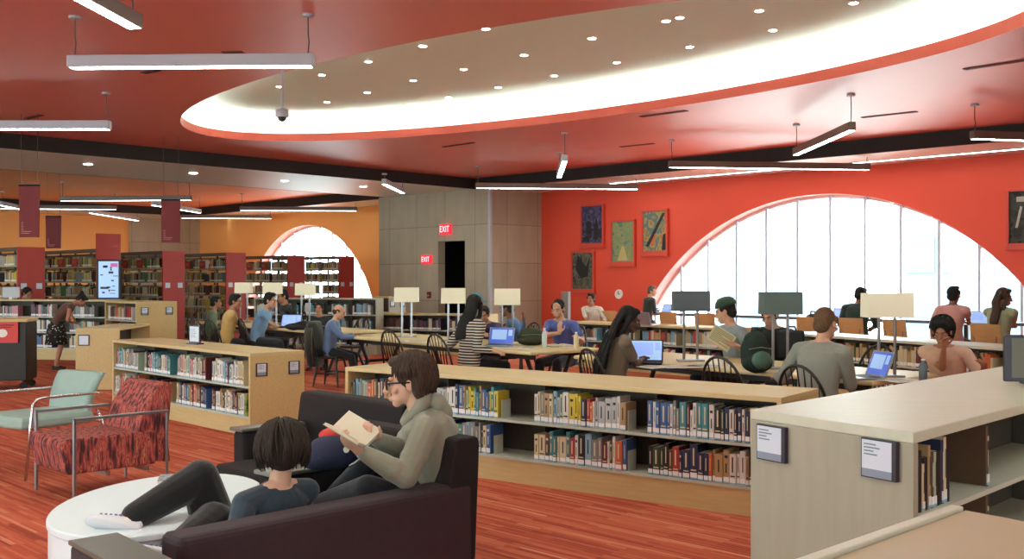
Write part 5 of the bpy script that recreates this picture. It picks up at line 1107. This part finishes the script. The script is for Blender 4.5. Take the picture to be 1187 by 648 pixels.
        for sg in (-1, 1): MB().tube([neck + FW * .088 * S + X * sg * .035 * S - up * .005 * S, neck + FW * .125 * S + X * sg * .04 * S - up * .08 * S, neck + FW * .148 * S + X * sg * .038 * S - up * .16 * S], .0032 * S, 6).build('drawstring', M['paper'], t, smooth=True)
        if collar: MB().tube([neck + up * .012 * S + X * (.072 * math.sin(a)) * S + FW * (.068 * math.cos(a)) * S + up * (-.03 * math.cos(a)) * S for a in [2 * PI * k / 16 for k in range(17)]], .014 * S, 8, cap=False).build('collar', cloth('collar', collar), r, smooth=True)
    pm = cloth('pants' + pants.strip('#'), pants); mb = MB()
    if skirt:
        q = [(pel + up * .1 * S, .15, .12), (pel, .18, .15), (pel - Vector((0, .0, .2)) * S, .22, .19), (pel - Vector((0, .0, .42)) * S, .26, .21)]
        mb.rings([[c + Vector((math.cos(t) * a * (1 + .05 * math.sin(9 * t) * i / 3), math.sin(t) * b * (1 + .05 * math.sin(9 * t) * i / 3), 0)) * S for t in [2 * PI * k / 54 for k in range(54)]] for i, (c, a, b) in enumerate(q)]); mb.build('skirt', skirt, r, smooth=True)
    else:
        mb.rings([ringat(pel + Vector((0, 0, -.10 * S)), .135, .105), ringat(pel, .165, .124), ringat(pel.lerp(waist, .35), .150, .115)])
        for sg in (-1, 1):
            hip, kn, an, fd = legs[sg]; mb.cone(hip, .094 * S * baggy, kn, .070 * S * baggy); mb.cone(kn, .070 * S * baggy, kn.lerp(an, .92), .058 * S * (.5 + .5 * baggy)); mb.cone(pel + Vector((sg * .05, 0, 0)) * S, .09 * S, hip, .094 * S)
        o = mb.build('trousers', pm, r, smooth=True); remesh(o, max(vox, .009), 2)
    for sg in (-1, 1):
        hip, kn, an, fd = legs[sg]; z = Vector((0, 0, 1)); low = an.z < .2; f2 = Vector((fd.x, fd.y, 0)).normalized() if low else fd
        sv = f2.cross(z).normalized() if low else f2.cross((an - kn).normalized()).normalized(); dv = sv.cross(f2).normalized()
        if low: dv = -z
        elif dv.dot(an - kn) < 0: dv = -dv
        base = an + dv * (an.z - .0 if low else .07 * S); mb = MB(); rs = []
        for y, w, h in ((-.075, .022, .05), (-.06, .036, .075), (0, .038, .08), (.07, .044, .06), (.13, .044, .045), (.175, .03, .035), (.19, .012, .02)):
            rs.append([base + f2 * y * S + sv * (w * S * cx_) - dv * (h * S * cz) for cx_, cz in ((-1, .02), (-1, .35), (-.8, .8), (-.3, 1), (.3, 1), (.8, .8), (1, .35), (1, .02))])
        so = mb.rings(rs).build('shoe', plain('shoe_' + shoes.strip('#'), shoes, .6), r, smooth=True)
        if extra and 'laces' in extra:
            MB().cone(kn.lerp(an, .8), .045 * S, an + dv * .02, .042 * S).build('sock', M['paper'], r, smooth=True)
            mb = MB()
            for k in range(5): y = .04 + k * .022; hh = (.082 - .285 * y) * S; mb.tube([base + f2 * y * S + sv * .036 * S - dv * hh * .8, base + f2 * y * S - dv * (hh + .004), base + f2 * y * S - sv * .036 * S - dv * hh * .8], .0065, 6)
            mb.build('laces', plain('lace_blue', '#5f79a8', .7), so, smooth=True)
            MB().rings([[base + f2 * y * S + sv * (w * S * sx_) + dv * (.0 + q) * S for sx_ in (-1, 1)] for q, y, w in ((-.002, -.07, .03), (-.002, 0, .042), (-.002, .13, .046), (-.002, .185, .02))] , close=False, cap=False).build('sole', M['paper'], so)
    r['_'] = 1; del r['_']
    return r, dict(hp=hp, hc=hc, neck=neck, chest=chest, X=X, FW=FW, up=up, arms=arms, legs=legs, hx=hx, hf=hf, hu=hu, ax=ax, s=S, pel=pel, sh=sh)
def HW(px, py, d): return D(px, d, Z(py, d))
def glasses(r, q):
    hp = q['hp']; mb = MB()
    for sg in (-1, 1):
        mb.tube([hp(sg * .033 + .024 * math.cos(a), .096, .0 + .019 * math.sin(a)) for a in [2 * PI * k / 16 for k in range(17)]], .0052 * q['s'], 6, cap=False)
        mb.tube([hp(sg * .056, .092, .008), hp(sg * .074, .06, .010), hp(sg * .082, -.01, .006)], .0048 * q['s'], 6)
    mb.tube([hp(-.01, .096, .006), hp(.01, .096, .006)], .003 * q['s'], 6); mb.build('glasses', M['black'], r, smooth=True)

# the reading man in the grey hoodie
bk = HW(404, 500, 5.28)
loc = D(504, 5.62); wr = HW(424, 520, 5.3); wl = HW(418, 516, 5.12)
q1, q = person('man in a grey hoodie and black glasses reading a book on the plum sofa', (loc.x, loc.y), (-.97, -.12), 1.03, .25, (-10, 12, 26), 'pale', 'brown', 'puffy', '#888a78', 'hood', '#23262e', hands=(HW(420, 524, 5.17), HW(436, 509, 5.38)), feet=(Vector((-1.06, 5.60, .36)), Vector((-1.02, 5.76, .36))), look=(0, 6), headz=1.06, vox=.006, collar='#5566b8', curl=.9, elbows=(HW(480, 640, 5.1), HW(490, 620, 5.8)), extra={'palm0': Vector((.3, .1, .9)), 'palm1': Vector((-.3, .1, .9))})
glasses(q1, q)
for i, sg in ((0, -1),): 
    w = q['arms'][1][2]; e = q['arms'][1][1]; dd = (w - e).normalized(); MB().tube([w - dd * .012 + (q['X'] * math.cos(a) + q['up'].cross(q['X']) * math.sin(a)) * .03 for a in [2 * PI * k / 14 for k in range(15)]], .006, 6, cap=False).build('wristband', M['black'], q1)
# the book in his hands: an open hardback standing on its lower edge, pages towards him
c = HW(404, 508, 5.22); r = thing('open_book', 'open book with cream and green pages held by the man in the hoodie', 'book', c, 0)
u_ = (HW(426, 514, 5.25) - HW(386, 490, 5.3)).normalized(); n_ = Vector((.45, -.25, .86)); n_ = (n_ - u_ * n_.dot(u_)).normalized(); s_ = n_.cross(u_).normalized()
def leaf(sg, open_, m, th, nm, w=.155, h=.215, par=None, off=0):
    a = math.radians(open_); dv = s_ * sg * math.cos(a) + n_ * math.sin(a); pts = []
    nn = dv.cross(u_).normalized(); nn = nn if nn.dot(n_) > 0 else -nn
    return MB().rings([[u_ * (-h / 2) + dv * .0 + nn * o + nn * off for o in (0, th)] + [u_ * (-h / 2) + dv * w + nn * o + nn * off for o in (th, 0)], [u_ * (h / 2) + nn * o + nn * off for o in (0, th)] + [u_ * (h / 2) + dv * w + nn * o + nn * off for o in (th, 0)]]).build(nm, m, par or r)
bg = plain('book_pale_green', '#a9b89a', .6)
for sg in (-1, 1): cv = leaf(sg, 24, bg, .003, 'cover'); leaf(sg, 24, M['page'], .012, 'page_block', .148, .205, cv, .003)
# the boy with his feet on the round table
loc = HW(262, 620, 4.98)
q2, q = person('boy with mop of dark hair slouching on the sofa, feet on round white table', (-1.39, 5.14), (-.80, .60), .94, .165, (-60, -50, -20), 'pale', 'deepbrown', 'mop', '#2b3c48', 'short', '#0e0f10', hands=(HW(285, 640, 4.85), HW(290, 590, 5.35)), feet=(HW(150, 602, 4.74), HW(196, 642, 4.5)), look=(-38, 14), baggy=1.4, headz=1.12, vox=.006, shoes='#dde1e6', knee_pole=((-.15, .1, 1), (.2, .2, 1)), extra={'footdir': Vector((-1, -.12, .28)).normalized(), 'laces': 1})
# the standing woman at far left
p = G(65, 428); dots = ramp_mat('dotted_skirt', [(0, '#c9c3b8'), (.23, '#14110f')], 22, rough=.9, kind='voronoi', interp='CONSTANT')
person('woman in black dotted skirt bending over a book cart shelf at far left', (p.x, p.y), (.92, .35), .87, lean=(20, 44, 55), skin='tan', hair='black', style='bun', shirt='#5a3a2c', sleeve='none', skirt=dots, standing=True, hands=(HW(84, 372, 17.9), HW(88, 374, 18.2)), look=(0, 50), shoes='#1b1714')
person('dark haired person behind the bookcase at the left edge of the photo', D(26, 21.6), (.9, -.3), .98, .55, skin='tan', hair='black', style='short', shirt='#4a4a4c', look=(0, 25))
# readers at the tables
def reader(lab, px, d, hd, top, lean=(3, 10, 16), seat=.45, jit=0, **k):
    h = Z(top, d); s = max(.86, min(1.12, (h - seat) / (.815 if lean[2] < 22 else .77))); v = Matrix.Rotation(jit, 3, 'Z') @ hd; p = D(px, d)
    return person(lab, (p.x, p.y), v, s, seat, lean, **k)
def at(px, py, d): return HW(px, py, d)
reader('person in a yellow top and dark hair seated with back to us', 263, 17.3, TP, 347, skin='tan', hair='black', style='short', shirt='#c9a964', sleeve='short', jit=-.3, look=(-25, 10), hands=(None, at(284, 384, 17.8)))
reader('person in a light blue shirt leaning on the table at the lavender laptop', 298, 17.5, TP, 347, lean=(6, 20, 28), skin='light', hair='black', style='short', shirt='#6f96b8', sleeve='short', jit=-.75, look=(-8, 8), hands=(at(318, 379, 18.1), at(324, 382, 17.9)))
reader('man in black jacket with white stripe facing us behind the lavender laptop', 336, 20.3, -TP, 341, skin='tan', hair='black', style='short', shirt='#17181b', hands=(at(346, 370, 19.8), at(330, 370, 19.7)), look=(0, 15))
reader('seated person behind the yellow top, only dark hair and green shirt showing', 243, 19.4, TP, 349, skin='tan', hair='black', style='short', shirt='#5e6b50', jit=-.4)
reader('balding man in a blue shirt seated sideways reading at centre table end', 382, 15.35, TP, 358, lean=(2, 10, 20), skin='light', hair='brown', style='bald', shirt='#5d7396', jit=-.7, hands=(at(410, 388, 15.6), at(414, 391, 15.2)), look=(-5, 18), pants='#16171a')
reader('person with reddish face behind the man in the blue shirt', 371, 18.4, -TP, 362, skin='tan', hair='black', style='short', shirt='#22242a', jit=.9, seat=.40)
stripes = ramp_mat('striped_jersey', [(0, '#1f1b1b'), (.55, '#c9bfb0')], 9.0, kind='wave', rough=.9, interp='CONSTANT')
r_, q = reader('woman with long dark hair and blue headband in a striped top', 544, 12.75, TP, 352, lean=(2, 6, 8), skin='light', hair='black', style='long', shirt=stripes, shname='stripe', jit=-.1, look=(35, 8), hands=(at(540, 385, 13.1), at(572, 407, 12.35)), elbows=(None, at(560, 415, 12.4)))
MB().tube([q['hp'](math.cos(a) * .094, .012, .035 + math.sin(a) * .098) for a in [PI * k / 12 for k in range(13)]], .008, 6).build('headband', plain('headband_blue', '#3fa0c8', .5), r_)
reader('boy in dark purple shirt behind the lit lamp looking at the blue laptop', 571, 14.9, -TP, 361, lean=(6, 22, 32), skin='tan', hair='dark', style='short', shirt='#33284f', jit=.3, hands=(at(582, 392, 14.2), at(566, 392, 14.2)), look=(20, 20))
reader('person in a blue shirt holding up a white phone behind the right lit lamp', 601, 15.1, -TP, 354, lean=(4, 16, 20), skin='brown', hair='black', style='short', shirt='#4a6a94', jit=-.5, hands=(at(607, 372, 14.6), at(592, 392, 14.6)), look=(-30, 10))
reader('man in a blue violet shirt resting his chin on his hand', 656, 13.8, -TP, 357, lean=(6, 16, 22), skin='light', hair='dark', style='thin', shirt='#4f5c9e', sleeve='short', jit=.25, hands=(at(671, 392, 13.2), at(649, 386, 13.45)), look=(10, 14), elbows=(None, at(640, 402, 13.2)), extra={'hdir1': Vector((-.1, .25, 1)), 'palm1': Vector((0, -1, .2))})
reader('man in a white shirt by the red wall facing us', 688, 21.4, -GA, 345, skin='tan', hair='black', style='short', shirt='#cfc8ba', jit=.2, hands=(at(700, 372, 20.9), at(680, 373, 20.8)), seat=.46)
reader('man in a dark green top seated at the left end of window counter', 750, 23.1, GA, 336, lean=(4, 10, 12), seat=.62, skin='light', hair='grey', style='short', shirt='#1f2c2a', jit=-.5, look=(-40, 10), hands=(at(760, 358, 23.3), at(764, 360, 23.1)))
reader('woman with very long black braids typing on the laptop', 713, 10.0, TP, 366, lean=(3, 8, 14), skin='dark', hair='black', style='braids', shirt='#6b5a45', jit=-.55, look=(-10, 18), sleeve='short', hands=(at(738, 412, 10.5), at(746, 416, 10.15)), elbows=(None, at(733, 430, 9.8)))
r_, q = reader('man in a dark green cap and grey shirt reading a newspaper', 854, 11.3, -TP, 357, lean=(3, 8, 12), skin='light', hair='dark', style='cap', shirt='#8b9599', sleeve='short', jit=-.35, look=(-40, 16), hands=(at(856, 402, 10.75), at(834, 404, 10.7)), curl=.9)
c = at(836, 392, 10.8); rr = thing('newspaper', 'folded cream newspaper held up by the man in the cap', 'newspaper', c, -.2)
MB().box(-.13, .13, -.004, .004, -.10, .10, Matrix.Rotation(math.radians(32), 4, 'Y') @ Matrix.Rotation(math.radians(-25), 4, 'X')).build('pages', plain('newsprint', '#cfc79f', .8), rr)
mb = MB(); mx = Matrix.Rotation(math.radians(32), 4, 'Y') @ Matrix.Rotation(math.radians(-25), 4, 'X')
for k in range(9): mb.box(-.11, .0 if k % 4 == 3 else .11, -.0055, -.004, .075 - k * .018, .082 - k * .018, mx)
mb.build('printed_lines', plain('newsprint_ink', '#8c8768', .8), rr)
reader('person in black whose face shows below the grey green lamp', 900, 11.5, -TP, 360, skin='light', hair='dark', style='short', shirt='#17191b', jit=.2, look=(0, 25), seat=.44)
reader('bald man in a grey shirt seen from behind at the right table', 947, 8.35, TP, 371, lean=(2, 8, 10), skin='light', hair='darkblond', style='thin', shirt='#84867a', sleeve='long', jit=-.1, look=(5, 12), hands=(at(900, 436, 8.9), at(985, 440, 8.5)), wide=1.32, headz=1.06, vox=.008)
r_, q = reader('person in pink and cream top covering their face with one hand', 1101, 9.2, -TP, 377, lean=(8, 18, 20), skin='tan', hair='black', style='puffy', shirt='#c9a58e', sleeve='short', jit=.1, look=(12, 18), hands=(at(1140, 425, 8.75), at(1094, 403, 8.92)), elbows=(None, at(1112, 432, 8.8)), vox=.008)
reader('person in dark green hunched behind the lit cream lamp by the window', 993, 17.9, GA, 339, lean=(6, 14, 16), seat=.50, skin='brown', hair='black', style='short', shirt='#16302a', jit=.2, look=(-20, 20))
reader('person in a pink shirt seated at the window with back to us', 1102, 16.5, GA, 340, lean=(4, 8, 10), seat=.50, skin='brown', hair='black', style='short', shirt='#b9837c', sleeve='short', jit=-.1, hands=(at(1088, 377, 17.0), at(1124, 376, 17.0)))
reader('woman with long brown hair seated at the window counter, far right', 1157, 15.6, GA, 342, lean=(4, 8, 10), seat=.50, skin='tan', hair='brown', style='long', shirt='#8b8f6c', jit=-.3, look=(-25, 10), hands=(at(1178, 380, 16.2), at(1172, 382, 16.2)))
# jacket over the chair of the man in blue
p = D(384, 15.3); hd_ = Matrix.Rotation(-.9, 3, 'Z') @ TP
r = thing('draped_jacket', 'dark olive jacket hanging over the chair back of man in blue', 'jacket', (p.x, p.y, 0), heading(TP) - .9)
mb = MB(); rs = []
for z, w, y0, dp in ((.97, .17, -.27, .04), (.93, .23, -.28, .07), (.8, .26, -.27, .09), (.62, .27, -.25, .08), (.45, .28, -.25, .08), (.30, .24, -.24, .06)):
    rs.append([(math.cos(a) * w * (1 + .04 * math.sin(7 * a)), y0 + math.sin(a) * dp * (1 + .12 * math.sin(5 * a + z * 9)), z) for a in [2 * PI * k / 30 for k in range(30)]])
mb.rings(rs).build('jacket_body', cloth('jacket', '#2f2f25'), r, smooth=True); MB().tube([(-.24, -.26, .88), (-.3, -.25, .6), (-.29, -.22, .2)], [.06, .055, .045], 12).build('sleeve', cloth('jacket', '#2f2f25'), r, smooth=True)
MB().tube([(.24, -.26, .88), (.28, -.25, .6), (.26, -.22, .33)], [.06, .055, .045], 12).build('sleeve', cloth('jacket', '#2f2f25'), r, smooth=True)

# ================================================================== the far books that are too many to split
mt = [MATS['book_' + k] for k in STUFF_KEYS] + [M['sticker']]
o = STUFF.build('books', mt); tag(o, 'masses of small books on the far bookcases and tall shelves', 'books', kind='stuff')
print('INDIVIDUAL BOOKS', N_BOOKS[0])

# ================================================================== LIGHT AND CAMERA
w = bpy.data.worlds.new('sky'); SC.world = w; w.use_nodes = True; nt = w.node_tree; bg = nt.nodes['Background']
bg.inputs['Color'].default_value = (.84, .97, .97, 1); bg.inputs['Strength'].default_value = 9
def portal(loc, rz, sx, sy, tiltx=PI / 2):
    L = bpy.data.lights.new('window_portal', 'AREA'); L.shape = 'RECTANGLE'; L.size = sx; L.size_y = sy; L.cycles.is_portal = True
    o = bpy.data.objects.new('window_portal', L); COL.objects.link(o); o.location = loc; o.rotation_euler = (tiltx, 0, rz); return o
# an area light shines along its local -z; turned by +90 deg about x it shines along local +y
wy = 2.0 + .3
portal(W(wy, (ARCH1[0] + ARCH1[1]) / 2, 1.9), RB + PI, ARCH1[1] - ARCH1[0], 3.4)
portal(W(wy, (ARCH2[0] + ARCH2[1]) / 2, 1.9), RB + PI, ARCH2[1] - ARCH2[0], 3.4)
for a, b in WN: portal(W(-27.1, (a + b) / 2, 2.05), RB, b - a, 3.65)
for a, b in WS: portal(W((a + b) / 2, 26.95, 2.05), RB + PI / 2, 6, 3.65)
cam = bpy.data.cameras.new('camera'); co = bpy.data.objects.new('camera', cam); COL.objects.link(co)
co.location = (0, 0, H); co.rotation_euler = (PI / 2, 0, 0); cam.sensor_width = 36; cam.lens = 36 * F / 1187; cam.clip_end = 300; cam.clip_start = .05
SC.camera = co
SC.view_settings.view_transform = 'Standard'; SC.view_settings.look = 'None'; SC.view_settings.gamma = 1; SC.view_settings.use_curve_mapping = False
SC.view_settings.exposure = EXPO
SC.cycles.use_denoising = True; SC.cycles.max_bounces = 8; SC.cycles.diffuse_bounces = 5; SC.cycles.sample_clamp_indirect = 6
for o in list(bpy.data.objects):                     # working notes off the shelves
    for k in ('_op', '_kick', '_sw'):
        if k in o.keys(): del o[k]
